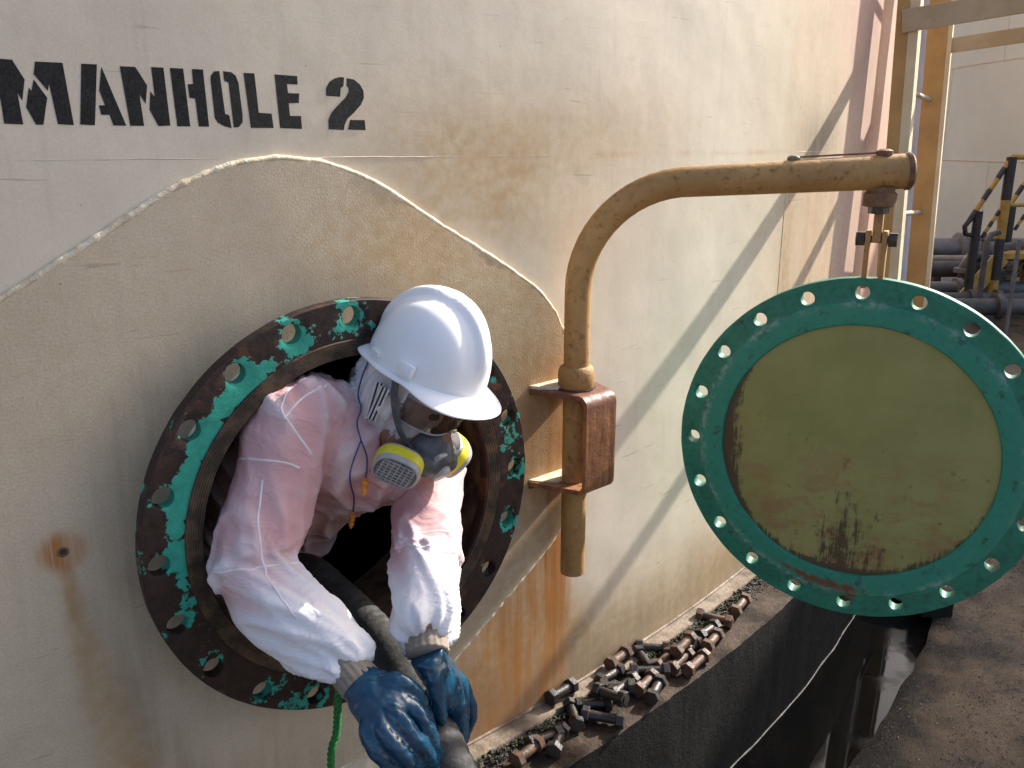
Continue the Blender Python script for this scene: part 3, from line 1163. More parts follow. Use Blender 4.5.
# where green paint is left: broad at the upper left and inner side, spots elsewhere
ul = bell((fa - 150 + 180) % 360 - 180, 0, 48)
paint = 0.490 + 0.30 * ul * (1 - sst(0.345, 0.385, fr)) + 0.05 * ul
paint += 0.06 * bell((fa - 95 + 180) % 360 - 180, 0, 25)
paint += 0.075 * bell((fa + 105 + 180) % 360 - 180, 0, 50)
paint += 0.07 * bell((fa - 0 + 180) % 360 - 180, 0, 40)
hang = np.radians((fa - 90) % 18)
hd = np.minimum(np.abs(((fa - 90 + 9) % 18) - 9) * math.pi / 180 * 0.378, 1)
paint += 0.10 * bell(np.hypot(hd, fr - 0.378), 0.022, 0.010)
paint -= 0.5 * (1 - sst(0.322, 0.332, fr))
at = fl_me.attributes.new('paint', 'FLOAT', 'POINT')
at.data.foreach_set('value', paint.astype(np.float32))
flange = obj('manhole_flange', fl_me, 'flange', tank)
M4 = Matrix((EX.to_4d(), (-EN).to_4d(), EZ.to_4d(), (0, 0, 0, 1))).transposed()
for i in range(3):
    M4[3][i] = 0
fm = M4.copy()
fm.translation = fp(0.006, FLO, ZC)
flange.matrix_parent_inverse = Matrix.Translation(tank.location).inverted()
flange.matrix_basis = fm


def flange_local(mbx, name, mat, smooth=40):
    o = mbx.build(name, mat, flange, smooth)
    o.matrix_parent_inverse = Matrix.Identity(4)
    return o


mb = MB()   # gasket face: shallow raised lip with turned grooves
pr = [(0.3035, 0.004), (0.3035, -0.0030)]
r = 0.3045
while r < 0.330:
    pr += [(r, -0.0038), (r + 0.0016, -0.0038), (r + 0.0024, -0.0024), (r + 0.0034, -0.0024)]
    r += 0.0042
pr += [(0.3325, -0.0036), (0.3335, 0.003)]
mb.lathe((0, 0, 0), (1, 0, 0), (0, 0, 1), (0, 1, 0), pr, 160, closed=False)
flange_local(mb, 'gasket_face', 'flange_lip')
mb = MB()
mb.lathe((0, 0, 0), (1, 0, 0), (0, 0, 1), (0, 1, 0), [(0.3025, 0.004), (0.3025, 0.24), (0.318, 0.24), (0.318, 0.020)], 128, closed=False)
flange_local(mb, 'neck', 'flange_lip')
mb = MB()
wv = [Vector((0.322 * math.cos(a), FLO - 0.012, 0.322 * math.sin(a))) for a in np.linspace(0, 2 * math.pi, 200)]
mb.tube(wv, [0.009 + 0.002 * ns(i * 0.3) for i in range(200)], 8, cap=False)
flange_local(mb, 'neck_weld', 'weld', 180)

# ------------------------------------------------------------------ davit bracket (welded to the tank)
PS, PO_ = 0.607, 0.074          # davit post: place along the shell and off it
POST = wp(PS, 0, PO_)
bn, bt = wn_dir(PS), wt_dir(PS)
bracket = MB()
TH = 0.011
zt, zb, off1, hw, cr = 0.874, 0.634, 0.156, 0.050, 0.026
path = []                        # strap profile (off, z): up the lower leg, round, up, round, back along the upper leg
path.append((0.012, zb))
path.append((off1 - cr, zb))
for k in range(1, 7):
    a = R(-90 + 15 * k)
    path.append((off1 - cr + cr * math.cos(a), zb + cr + cr * math.sin(a)))
for k in range(0, 7):
    a = R(15 * k)
    path.append((off1 - cr + cr * math.cos(a), zt - cr + cr * math.sin(a)))
path.append((0.012, zt))
vs, fs = [], []
for i, (o, z) in enumerate(path):
    p0, p1 = path[max(0, i - 1)], path[min(len(path) - 1, i + 1)]
    d = Vector((p1[0] - p0[0], p1[1] - p0[1])).normalized()
    nx, nz = d.y, -d.x
    wide = hw + (0.05 * max(0.0, 1 - o / 0.07) if i in (0, len(path) - 1) else 0)
    for side in (-1, 1):
        for q in (0, -1):
            jit = 0.0015 * ns(i * 1.3, side, q)
            vs.append(Vector((0, 0, z + nz * q * TH)) + (POST - Vector((0, 0, POST.z))) + bn * (o - PO_ + nx * q * TH) + bt * side * (wide + jit))
m = len(path)
for i in range(m - 1):
    a, b = i * 4, (i + 1) * 4
    for u, v in ((0, 1), (1, 3), (3, 2), (2, 0)):
        fs.append((a + u, a + v, b + v, b + u))
fs += [(0, 1, 3, 2), ((m - 1) * 4, (m - 1) * 4 + 1, (m - 1) * 4 + 3, (m - 1) * 4 + 2)]
bracket.add(vs, fs)
bracket_ob = bracket.build('davit_bracket', 'bracket', tank, 35)
for z in (zt - 0.003, zb + 0.003):
    m_ = MB()
    pts = [POST + bn * (0.012 - PO_) + bt * (-0.088 + 0.176 * k / 20) + Vector((0, 0, z - 0.006)) for k in range(21)]
    m_.tube(pts, [0.006 + 0.002 * ns(k * 0.7, z) for k in range(21)], 7)
    m_.build('bracket_weld', 'rust_edge', bracket_ob, 180)
    m2 = MB()   # crusted pale lug plate against the wall
    poly = [(-0.088, 0.008), (-0.078, 0.030), (-0.046, 0.062), (0.046, 0.062), (0.078, 0.03), (0.088, 0.008)]
    m2.prism([POST + bt * a + bn * (b - PO_) + Vector((0, 0, z + 0.0035)) for a, b in poly], (0, 0, 0.007))
    m2.build('lug_plate', 'weld', bracket_ob)

# ================================================================== DAVIT ARM
davit = thing('davit_arm', 'ochre rusted pipe davit arm bent over to carry the manhole cover', 'davit', POST + Vector((0, 0, 0.40)))
CV = Vector((0.78505, 1.91184, 0.7335))
adir = Vector((CV.x - POST.x, CV.y - POST.y, 0))
alen = adir.length
adir.normalize()
pts, rr = [], []
BR = 0.245
ztop = 1.345
for z in np.linspace(0.40, ztop - BR, 14):
    pts.append(POST + Vector((0, 0, z)))
    rr.append(0.0300)
for k in range(1, 15):
    a = R(90 * k / 14)
    pts.append(POST + adir * (BR * (1 - math.cos(a))) + Vector((0, 0, ztop - BR + BR * math.sin(a))))
    rr.append(0.030 + 0.003 * k / 14)
for k in range(1, 13):
    u = BR + (alen + 0.048 - BR) * k / 12
    pts.append(POST + adir * u + Vector((0, 0, ztop + (u - BR) * 0.052)))
    rr.append(0.033 + 0.0035 * k / 12)
mb = MB()
mb.tube(pts, rr, 32, cap=True)
mb.build('pipe', 'pipe', davit, 50)
tipz = ztop + (alen - BR) * 0.052
mb = MB()
ev = (pts[-1] - pts[-2]).normalized()
mb.tube([pts[-1] - ev * 0.004, pts[-1], pts[-1] + ev * 0.006, pts[-1] + ev * 0.011], [0.0375, 0.0395, 0.0395, 0.034], 28)
mb.build('end_cap', 'rust_edge', davit, 40)
mb = MB()
mb.tube([POST + Vector((0, 0, z)) for z in (0.8755, 0.879, 0.912, 0.924, 0.928)], [0.040, 0.0425, 0.0425, 0.0385, 0.033], 32)
mb.build('collar', 'pipe', davit, 40)
mb = MB()
mb.tube([POST + Vector((0, 0, z)) for z in (0.868, 0.8775)], [0.047, 0.047], 24)
mb.build('washer', 'dark_steel', davit, 40)
mb = MB()   # weld nub and tie wire on top of the arm
u = BR + (alen - BR) * 0.53
nub = POST + adir * u + Vector((0, 0, ztop + (u - BR) * 0.052 + 0.034))
mb.blob(nub + Vector((0, 0, 0.003)), adir * 0.015, adir.cross(Vector((0, 0, 1))) * 0.009, Vector((0, 0, 0.008)), 10, 6)
mb.build('lug', 'chime', davit, 60)
mb = MB()
e2 = POST + adir * (alen - 0.012) + Vector((0, 0, tipz + 0.040))
mb.tube([nub + Vector((0, 0, 0.006)) + (e2 - nub - Vector((0, 0, 0.006))) * (k / 10) for k in range(11)], 0.0022, 6)
mb.build('tie_rod', 'rust_edge', davit, 60)
# hanger: threaded rod through the arm, nut, spacer
X3, Y3 = Vector((1, 0, 0)), Vector((0, 1, 0))
tip = Vector((CV.x, CV.y, 0))
mb = MB()
mb.tube([tip + Vector((0, 0, z)) for z in (tipz + 0.034, tipz + 0.044, tipz + 0.048)], [0.017, 0.017, 0.010], 14)
mb.build('rod_head', 'rust_edge', davit, 40)
mb = MB()
mb.tube([tip + Vector((0, 0, z)) for z in (tipz - 0.072, tipz - 0.070, tipz - 0.044, tipz - 0.040, tipz - 0.030)], [0.026, 0.034, 0.034, 0.029, 0.029], 24)
mb.build('swivel_boss', 'rust_edge', davit, 40)
mb = MB()
mb.tube([tip + Vector((0, 0, z)) for z in (tipz - 0.086, tipz - 0.070)], [0.022, 0.022], 6)
mb.build('hex_nut', 'dark_steel', davit, 30)

# ================================================================== MANHOLE COVER
cover = thing('manhole_cover', 'round green steel manhole cover with olive centre hanging from the davit', 'manhole cover', CV)
cover.rotation_euler = (0, 0, R(-27.8))
RC = 0.406


def cobj(mbx_or_me, name, mat, parent=None, smooth=40):
    me = mbx_or_me.mesh(name, smooth) if isinstance(mbx_or_me, MB) else mbx_or_me
    o = obj(name, me, mat, parent or cover)
    o.matrix_parent_inverse = Matrix.Identity(4)
    return o


cv_me = holed_ring(0.352, RC - 0.002, 0.034, 20, 0.3745, 0.0158, R(90) + R(2.3), seed=5)
cc = np.array([v.co for v in cv_me.vertices])


def wear_attr(me):
    c_ = np.array([v.co for v in me.vertices])
    r_ = np.hypot(c_[:, 0], c_[:, 2])
    a_ = np.degrees(np.arctan2(c_[:, 2], c_[:, 0]))
    nz = vnoise(c_[:, 0] * 14, c_[:, 2] * 14, 5)
    pale = bell(r_, 0.352, 0.006) * sst(0.35, 0.6, nz) * 0.9
    rust_ = bell((a_ + 98 + 180) % 360 - 180, 0, 26) * bell(r_, 0.335, 0.022) * 0.75 + bell((a_ + 85 + 180) % 360 - 180, 0, 5) * bell(r_, 0.365, 0.02) * 0.45
    rust_ += bell((a_ - 35 + 180) % 360 - 180, 0, 18) * bell(r_, 0.304, 0.006) * 0.5
    band = (1 - sst(0.350, 0.354, r_)) * 0.9
    col = np.stack([pale, rust_, band, np.ones_like(pale)], 1).astype(np.float32)
    at_ = me.color_attributes.new('wear', 'FLOAT_COLOR', 'POINT')
    at_.data.foreach_set('color', np.clip(col, 0, 1).ravel())


wear_attr(cv_me)
cobj(cv_me, 'rim', 'cover')


def polar_plate(rings, seg=180):
    """closed turned plate from (r, y) rings, with slight unevenness"""
    vs, fs = [], []
    n = len(rings)
    for k in range(seg):
        a = 2 * math.pi * k / seg
        for i, (r, y) in enumerate(rings):
            rr_ = r + (0.0018 * ns(math.cos(a) * 5, math.sin(a) * 5, i) if 0.2995 < r < 0.3045 else 0)
            vs.append((rr_ * math.cos(a), y, rr_ * math.sin(a)))
    for k in range(seg):
        k2 = (k + 1) % seg
        for i in range(n - 1):
            fs.append((k * n + i, k2 * n + i, k2 * n + i + 1, k * n + i + 1))
    me = bpy.data.meshes.new('plate')
    me.from_pydata(vs, [], fs)
    bm = bmesh.new()
    bm.from_mesh(me)
    bmesh.ops.remove_doubles(bm, verts=bm.verts, dist=1e-6)
    bmesh.ops.recalc_face_normals(bm, faces=bm.faces)
    bm.to_mesh(me)
    bm.free()
    me.polygons.foreach_set('use_smooth', [True] * len(me.polygons))
    me.set_sharp_from_angle(angle=R(30))
    return me


band_me = polar_plate([(0.3535, 0.006), (0.3535, -0.0025), (0.351, -0.004), (0.335, -0.0042), (0.312, -0.004), (0.304, -0.0035), (0.3015, -0.001), (0.3005, 0.008), (0.292, 0.009)])
wear_attr(band_me)
cobj(band_me, 'gasket_band', 'cover')
ol_me = polar_plate([(0.0, 0.0045), (0.1, 0.0045), (0.2, 0.0045), (0.29, 0.0045), (0.3050, 0.0045), (0.3050, 0.02)])
cobj(ol_me, 'centre_face', 'olive')
back_me = polar_plate([(0.0, 0.033), (0.2, 0.033), (0.353, 0.033)])
cobj(back_me, 'back_face', 'cover')
# hanger straps and cross bolt
hz = tipz - CV.z
for sx in (-0.016, 0.018):
    m = MB()
    m.box((sx, 0.016, 0.5 * (0.395 + hz - 0.135)), (0.0055, 0, 0), (0, 0.014, 0), (0, 0, 0.5 * (hz - 0.135 - 0.395) + 0.012), 0.002)
    cobj(m, 'hanger_strap', 'pipe')
m = MB()
m.box((0.001, 0.016, hz - 0.108), (0.0095, 0, 0), (0, 0.010, 0), (0, 0, 0.040), 0.002)
cobj(m, 'eye_bar', 'pipe')
m = MB()
m.tube([(-0.036, 0.016, hz - 0.142), (0.038, 0.016, hz - 0.142)], 0.008, 12)
cb = cobj(m, 'cross_bolt', 'dark_steel')
for x0, x1 in ((-0.041, -0.0235), (0.0255, 0.043)):
    m = MB()
    m.tube([(x0, 0.016, hz - 0.142), (x1, 0.016, hz - 0.142)], 0.0165, 6)
    cobj(m, 'bolt_nut', 'dark_steel', cb, 30)

# ================================================================== LADDER
LEAN = 0.030


def lad(s, off, z):
    return wp(s, z, off + (1.42 - z) * LEAN)


ladder = thing('access_ladder', 'ochre steel access ladder with long side bars fixed to the tank wall', 'ladder', lad(2.95, 0.1, GZ))


def lad_bar(name, s0, s1, o0, o1, z0, z1, mat, bev=0.0015):
    m = MB()
    zs = np.linspace(z0, z1, 12)
    vs, fs = [], []
    for z in zs:
        for s, o in ((s0, o0), (s1, o0), (s1, o1), (s0, o1)):
            vs.append(lad(s, o, z))
    for i in range(len(zs) - 1):
        for k in range(4):
            k2 = (k + 1) % 4
            fs.append((i * 4 + k, i * 4 + k2, (i + 1) * 4 + k2, (i + 1) * 4 + k))
    fs += [(0, 1, 2, 3), tuple((len(zs) - 1) * 4 + k for k in range(4))]
    m.add(vs, fs)
    return m.build(name, mat, ladder)


lad_bar('rail', 2.700, 2.712, 0.070, 0.116, GZ, 4.0, 'ladder')
lad_bar('rail_flange', 2.700, 2.780, 0.1165, 0.152, GZ, 4.0, 'cream_rail')
lad_bar('rail', 3.200, 3.212, 0.132, 0.212, GZ, 4.0, 'ladder')
lad_bar('rail_flange', 3.200, 3.300, 0.213, 0.230, GZ, 4.0, 'cream_rail')
for k in range(9):
    z = 0.19 + 0.48 * k
    m = MB()
    m.tube([lad(2.705, 0.112, z), lad(3.205, 0.165, z - 0.02)], 0.0105, 12)
    m.build('rung', 'rung', ladder, 60)
for s, o0, z, hh in ((2.69, 0.13, 1.875, 0.042), (3.22, 0.215, 1.825, 0.031)):
    m = MB()
    a, b = wp(s, z, o0 - 0.05), wp(s, z + 0.14, o0 + 1.25)
    d = (b - a).normalized()
    m.box((a + b) / 2, d * ((b - a).length / 2), d.cross(Vector((0, 0, 1))) * 0.006, d.cross(Vector((0, 0, 1))).normalized().cross(d) * hh, 0.0015)
    m.build('side_bar', 'cage', ladder)
    m = MB()
    m.box(Vector((b.x, b.y, (z + 0.05 + GZ) / 2)), d * 0.03, d.cross(Vector((0, 0, 1))) * 0.006 , Vector((0, 0, (z + 0.05 - GZ) / 2)), 0.0015)
    m.build('outer_post', 'ladder', ladder)
for z in (0.3, 2.3, 3.6):
    for s, o in ((2.706, 0.1), (3.206, 0.17)):
        m = MB()
        a, b = wp(s, z, -0.01), lad(s, o, z)
        d = (b - a).normalized()
        m.box((a + b) / 2, d * ((b - a).length / 2), d.cross(Vector((0, 0, 1))) * 0.02, Vector((0, 0, 0.006)))
        m.build('wall_clip', 'ladder', ladder)

# tall pale pipe beyond the ladder
pp = Vector((2.29, 5.2, 0))
m = MB()
m.tube([pp + Vector((0, 0, z)) for z in (GZ, 1, 3, 6, 9)], 0.07, 32)
tall_pipe = m.build('vertical_pipe', 'pale_pipe', None, 60)
tag(tall_pipe, 'tall pale blue-grey vertical pipe standing behind the ladder rails', 'pipe')

# ================================================================== BEHIND: second tank, pipes, stile
az, dist, RB = R(46.6), 23.0, 9.0
BC = Vector((dist * math.sin(az), dist * math.cos(az), 0))
tank2 = thing('storage_tank', 'pale grey-cream storage tank standing behind the pipework', 'tank', (BC.x, BC.y, GZ))
COURSE = 1.55
a_mid = math.atan2(-BC.y, -BC.x)


def bcyl(name, z0, z1, dr, mat):
    m = MB()
    A = [a_mid + 2 * math.pi * k / 240 for k in range(240)]
    vs = [(BC.x + (RB + dr) * math.cos(a), BC.y + (RB + dr) * math.sin(a), z) for a in A for z in (z0, z1)]
    fs = [(2 * i, 2 * ((i + 1) % 240), 2 * ((i + 1) % 240) + 1, 2 * i + 1) for i in range(240)]
    m.add(vs, fs)
    return m.build(name, mat, tank2, 60)


for k in range(5):
    z0 = GZ + 0.03 + k * COURSE
    bcyl('shell_course', z0, z0 + COURSE, -0.004 * k, 'far_tank')
    m = MB()
    ring = [(BC.x + (RB - 0.004 * k + 0.004) * math.cos(a), BC.y + (RB - 0.004 * k + 0.004) * math.sin(a), z0 + COURSE) for a in np.linspace(a_mid - 1.4, a_mid + 1.4, 90)]
    m.tube(ring, 0.010, 6)
    m.build('weld_seam', 'seam_paint', tank2, 60)
    for j in range(9):
        a = a_mid - 1.3 + j * 0.33 + (k % 2) * 0.16
        m = MB()
        c = (BC.x + (RB - 0.004 * k + 0.002) * math.cos(a), BC.y + (RB - 0.004 * k + 0.002) * math.sin(a))
        m.tube([(c[0], c[1], z0), (c[0], c[1], z0 + COURSE)], 0.008, 5)
        m.build('weld_seam', 'far_tank', tank2, 60)


def bpt(px, py, Y):
    d = ray(px, py)
    return d * (Y / d.y) + Vector((0, 0, CAM_H))


def line_pipe(px0, py0, px1, py1, Y0, Y1, r, mat, label, flanges=()):
    a, b = bpt(px0, py0, Y0), bpt(px1, py1, Y1)
    b.z = a.z = (a.z + b.z) / 2
    d = (b - a).normalized()
    t = thing('pipeline', label, 'pipe', Vector((a.x, a.y, GZ)))
    m = MB()
    m.tube([a - d * 0.5, a + (b - a) * 0.33, a + (b - a) * 0.66, b + d * 2.5], r, 20)
    m.build('pipe_run', mat, t, 60)
    for u in flanges:
        m = MB()
        c = a + (b - a) * u
        m.tube([c - d * 0.03, c + d * 0.03], r * 1.55, 24)
        m.build('pipe_flange', mat, t, 40)
    for u in (0.1, 1.4):
        c = a + (b - a) * u
        m = MB()
        m.box(Vector((c.x, c.y, (c.z - r + GZ) / 2)), (0.05, 0, 0), (0, 0.05, 0), (0, 0, (c.z - r - GZ) / 2 + 0.004))
        m.build('pipe_support', 'dark_pipe', t)
    return t


line_pipe(905, 249, 968, 247, 12.0, 12.0, 0.135, 'grey_pipe', 'fat light grey pipe ending in a ribbed joint beyond the ladder', (0.86, 0.92, 0.98))
line_pipe(905, 271, 1010, 267, 10.8, 10.8, 0.10, 'dark_pipe', 'dark grey pipe running past the foot of the yellow handrail', (0.92,))
line_pipe(905, 286, 1000, 290, 10.0, 10.0, 0.075, 'grey_pipe', 'dusty grey pipe lying low in front of the dark pipe', (0.55,))
line_pipe(935, 300, 1024, 296, 9.4, 9.4, 0.06, 'dark_pipe', 'thin black pipe lowest of the pipes beyond the cover', (0.4, 0.7))
line_pipe(930, 259, 1010, 259, 11.5, 11.5, 0.05, 'pale_line', 'thin pale pipe squeezed between the two fat grey pipes', ())
line_pipe(985, 307, 1024, 306, 8.9, 8.9, 0.085, 'dark_pipe', 'short black pipe nearest the thin grey pole', (0.3,))

# valve with handwheel among the pipes
vp = bpt(981, 262, 10.4)
valve = thing('valve', 'black gate valve with small handwheel beside the yellow handrail post', 'valve', Vector((vp.x, vp.y, GZ)))
m = MB()
m.tube([(vp.x, vp.y, z) for z in (GZ, 0.0)], 0.06, 12)
m.build('valve_stand', 'dark_pipe', valve, 60)
m = MB()
m.blob((vp.x, vp.y, 0.05), (0.13, 0, 0), (0, 0.13, 0), (0, 0, 0.15), 14, 8)
m.build('valve_body', 'dark_pipe', valve, 60)
m = MB()
m.tube([(vp.x, vp.y, z) for z in (0.15, 0.42)], 0.025, 10)
m.build('stem', 'grey_pipe', valve, 60)
m = MB()
hw_ = [Vector((vp.x + 0.15 * math.cos(a), vp.y + 0.15 * math.sin(a), 0.36)) for a in np.linspace(0, 2 * math.pi, 25)]
m.tube(hw_, 0.016, 8, cap=False)
for a in (0, 1.05, 2.1):
    m.tube([Vector((vp.x - 0.15 * math.cos(a), vp.y - 0.15 * math.sin(a), 0.36)), Vector((vp.x + 0.15 * math.cos(a), vp.y + 0.15 * math.sin(a), 0.36))], 0.01, 6)
m.build('handwheel', 'dark_pipe', valve, 60)
for k, (px, py, Y, l) in enumerate(((965, 262, 10.2, 'squat black valve body on the pipes left of the handwheel'), (1001, 252, 10.0, 'black flanged elbow standing under the yellow landing'))):
    q = bpt(px, py, Y)
    v2 = thing('pipe_fitting', l, 'pipe fitting', Vector((q.x, q.y, GZ)))
    m = MB()
    m.tube([(q.x, q.y, GZ), (q.x, q.y, q.z - 0.05), (q.x + 0.05, q.y, q.z + 0.04), (q.x + 0.22, q.y, q.z + 0.07)], [0.06, 0.06, 0.065, 0.06], 12)
    m.build('fitting_body', 'dark_pipe', v2, 60)
    m = MB()
    m.tube([(q.x, q.y, q.z - 0.12), (q.x, q.y, q.z - 0.07)], 0.11, 16)
    m.build('fitting_flange', 'grey_pipe', v2, 40)

# stile stairs with yellow and black handrail
YS = 9.6
stile = thing('stile_stairs', 'yellow and black steel stair with handrail crossing the pipes', 'stairs', Vector((bpt(1010, 300, YS).x, YS, GZ)))


def banded(a, b, r, name, n=3, first='yellow', fr=0.5):
    """tube painted in alternating bands"""
    d = b - a
    m = MB()
    m.tube([a, b], r, 12)
    o = m.build(name, 'yellow', stile, 60)
    for k in range(n):
        u0 = (k + (0 if first == 'black' else 1 - fr)) / n
        u1 = u0 + fr / n
        m = MB()
        m.tube([a + d * u0, a + d * u1], r * 1.04, 12)
        m.build('black_band', 'black_band', o, 60)
    return o


DX = 0.95
for dy in (0.0, 0.9):
    A = bpt(1012, 157, YS)
    A = Vector((A.x + DX * dy, YS + dy, A.z))
    Bq = bpt(969, 221, YS)
    Bq = Vector((Bq.x + DX * dy, YS + dy, Bq.z))
    mid_a, mid_b = Vector((A.x - 0.02, A.y, A.z - 0.50)), Vector((Bq.x + 0.16, Bq.y, Bq.z - 0.18))
    banded(A, Bq, 0.028, 'handrail', 3, 'yellow')
    banded(mid_a, mid_b, 0.020, 'mid_rail', 3, 'yellow')
    m = MB()
    m.tube([Bq, Bq + Vector((-0.04, 0, -0.06)), Bq + Vector((-0.02, 0, -0.14)), Bq + Vector((0.05, 0, -0.15))], 0.027, 10)
    m.build('rail_end', 'black_band', stile, 60)
    banded(Vector((A.x, A.y, GZ + 0.0)), A, 0.050, 'post', 2, 'yellow', 0.52)
    banded(Vector((Bq.x + 0.09, A.y, GZ)), Bq + Vector((0.09, 0, 0.10)), 0.045, 'post', 1, 'yellow', 0.75)
    banded(A, A + Vector((1.6, 0, 0.0)), 0.028, 'handrail', 3, 'yellow')
    banded(A + Vector((0, 0, -0.5)), A + Vector((1.6, 0, -0.5)), 0.020, 'mid_rail', 3, 'yellow')
    m = MB()
    s0, s1 = Vector((Bq.x - 0.05, A.y, GZ + 0.05)), Vector((A.x + 0.05, A.y, A.z - 1.05))
    d = (s1 - s0).normalized()
    m.box((s0 + s1) / 2, d * ((s1 - s0).length / 2), (0, 0.012, 0), d.cross(Vector((0, 1, 0))) * 0.09)
    m.build('stringer', 'yellow', stile)
A = bpt(1012, 157, YS)
m = MB()
m.box((A.x + 0.8 + DX * 0.45, YS + 0.45, A.z - 1.05), (0.8, 0, 0), (DX * 0.435, 0.435, 0), (0, 0, 0.03))
m.build('landing', 'yellow', stile)
for k in range(5):
    u = (k + 0.5) / 5
    m = MB()
    p0, p1 = Vector((Bq.x - 0.05 - DX * 0.45, YS + 0.45, GZ + 0.1)), Vector((A.x + 0.05 + DX * 0.45, YS + 0.45, A.z - 1.05))
    m.box(p0 + (p1 - p0) * u, (0.12, 0, 0), (DX * 0.43, 0.43, 0), (0, 0, 0.012))
    m.build('tread', 'dark_pipe', stile)
# thin grey pole in front of the stile
pa, pb = bpt(1016, 250, 8.6), bpt(1006, 330, 8.6)
m = MB()
m.tube([Vector((pb.x, 8.6, GZ)), Vector((pa.x + 0.02, 8.6, pa.z + 0.1))], 0.020, 10)
pole = m.build('pole', 'grey_pipe', None, 60)
tag(pole, 'thin leaning grey pole in front of the yellow stair', 'pole')
pa = bpt(988, 235, 9.2)
m = MB()
m.tube([(pa.x, 9.2, GZ), (pa.x, 9.2, 0.45), (pa.x + 0.03, 9.2, 0.52), (pa.x + 0.12, 9.2, 0.55)], 0.03, 10)
tag(m.build('standpipe', 'dark_pipe', None, 60), 'slim black standpipe rising beside the yellow stair stringer', 'pipe')

# ================================================================== block over the drain
m = MB()
bc_ = wp(2.62, -0.385, 0.34)
nb_, tb_ = wn_dir(2.62), wt_dir(2.62)
m.box(bc_, nb_ * 0.17, tb_ * 0.055, Vector((0, 0, 0.045)), 0.006)
tag(m.build('timber_block', 'dark_pipe', None), 'dark oil-soaked timber lying across the drain under the cover', 'timber')
m = MB()
bc2 = wp(2.50, -0.37, 0.47)
m.box(bc2, (nb_ * 0.8 + tb_ * 0.6) * 0.065, (tb_ * 0.8 - nb_ * 0.6) * 0.05, Vector((0, 0, 0.05)), 0.006)
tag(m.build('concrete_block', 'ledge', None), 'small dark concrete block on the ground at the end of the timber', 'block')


# ================================================================== BOLTS on the ledge
def zpt(px, py, z):
    d = ray(px, py)
    return d * ((z - CAM_H) / d.z) + Vector((0, 0, CAM_H))


def hexa(m, x0, x1, r, seg=6):
    m.tube([(x0, 0, 0), (x0 + 0.0015, 0, 0), (x1 - 0.0015, 0, 0), (x1, 0, 0)], [r * 0.90, r, r, r * 0.90], seg)


def bolt_meshes(L):
    a = MB()
    a.tube([(x, 0, 0) for x in np.linspace(-L / 2, L / 2, 30)], [0.0125 + (0.0008 if i % 2 else -0.0003) for i in range(30)], 12)
    b = MB()
    hexa(b, -L / 2 - 0.006, -L / 2 + 0.014, 0.0218)
    c = MB()
    hexa(c, L / 2 - 0.022, L / 2 - 0.003, 0.0218)
    return a.mesh('shank', 40), b.mesh('head', 25), c.mesh('nut', 25)


BOLT_KINDS = []
for L in (0.092, 0.106):
    for ms in ('black_bolt', 'rusty_bolt'):
        a, b, c = bolt_meshes(L)
        a.materials.append(MAT[ms])
        b.materials.append(MAT[ms])
        c.materials.append(MAT[ms])
        BOLT_KINDS.append((a, b, c))
bolts_px = [  # crop coordinates of head end and tail end, height step, kind
    (185, 605, 255, 552, 0, 1), (298, 580, 330, 500, 0, 0), (290, 408, 368, 362, -1, 0), (480, 302, 540, 255, -1, 1), (580, 246, 662, 252, 0, 0),
    (395, 432, 470, 428, 0, 0), (500, 478, 405, 462, 0, 2), (440, 380, 530, 420, 1, 0), (548, 352, 490, 395, 0, 2), (462, 348, 505, 322, 0, 0),
    (568, 322, 655, 320, 0, 2), (583, 372, 610, 345, 0, 1), (612, 408, 642, 350, 0, 0), (680, 312, 732, 264, 0, 3), (735, 315, 782, 274, 0, 3),
    (790, 244, 828, 202, 0, 1), (684, 264, 752, 208, 1, 1), (788, 148, 848, 162, 0, 3), (880, 132, 915, 90, 0, 3), (640, 300, 668, 272, 0, 1),
    (372, 490, 352, 430, 0, 0), (600, 300, 575, 268, 0, 0), (775, 205, 815, 178, 0, 0), (255, 545, 300, 528, 0, 0), (710, 262, 760, 232, 0, 0), (525, 372, 470, 372, 0, 0)]
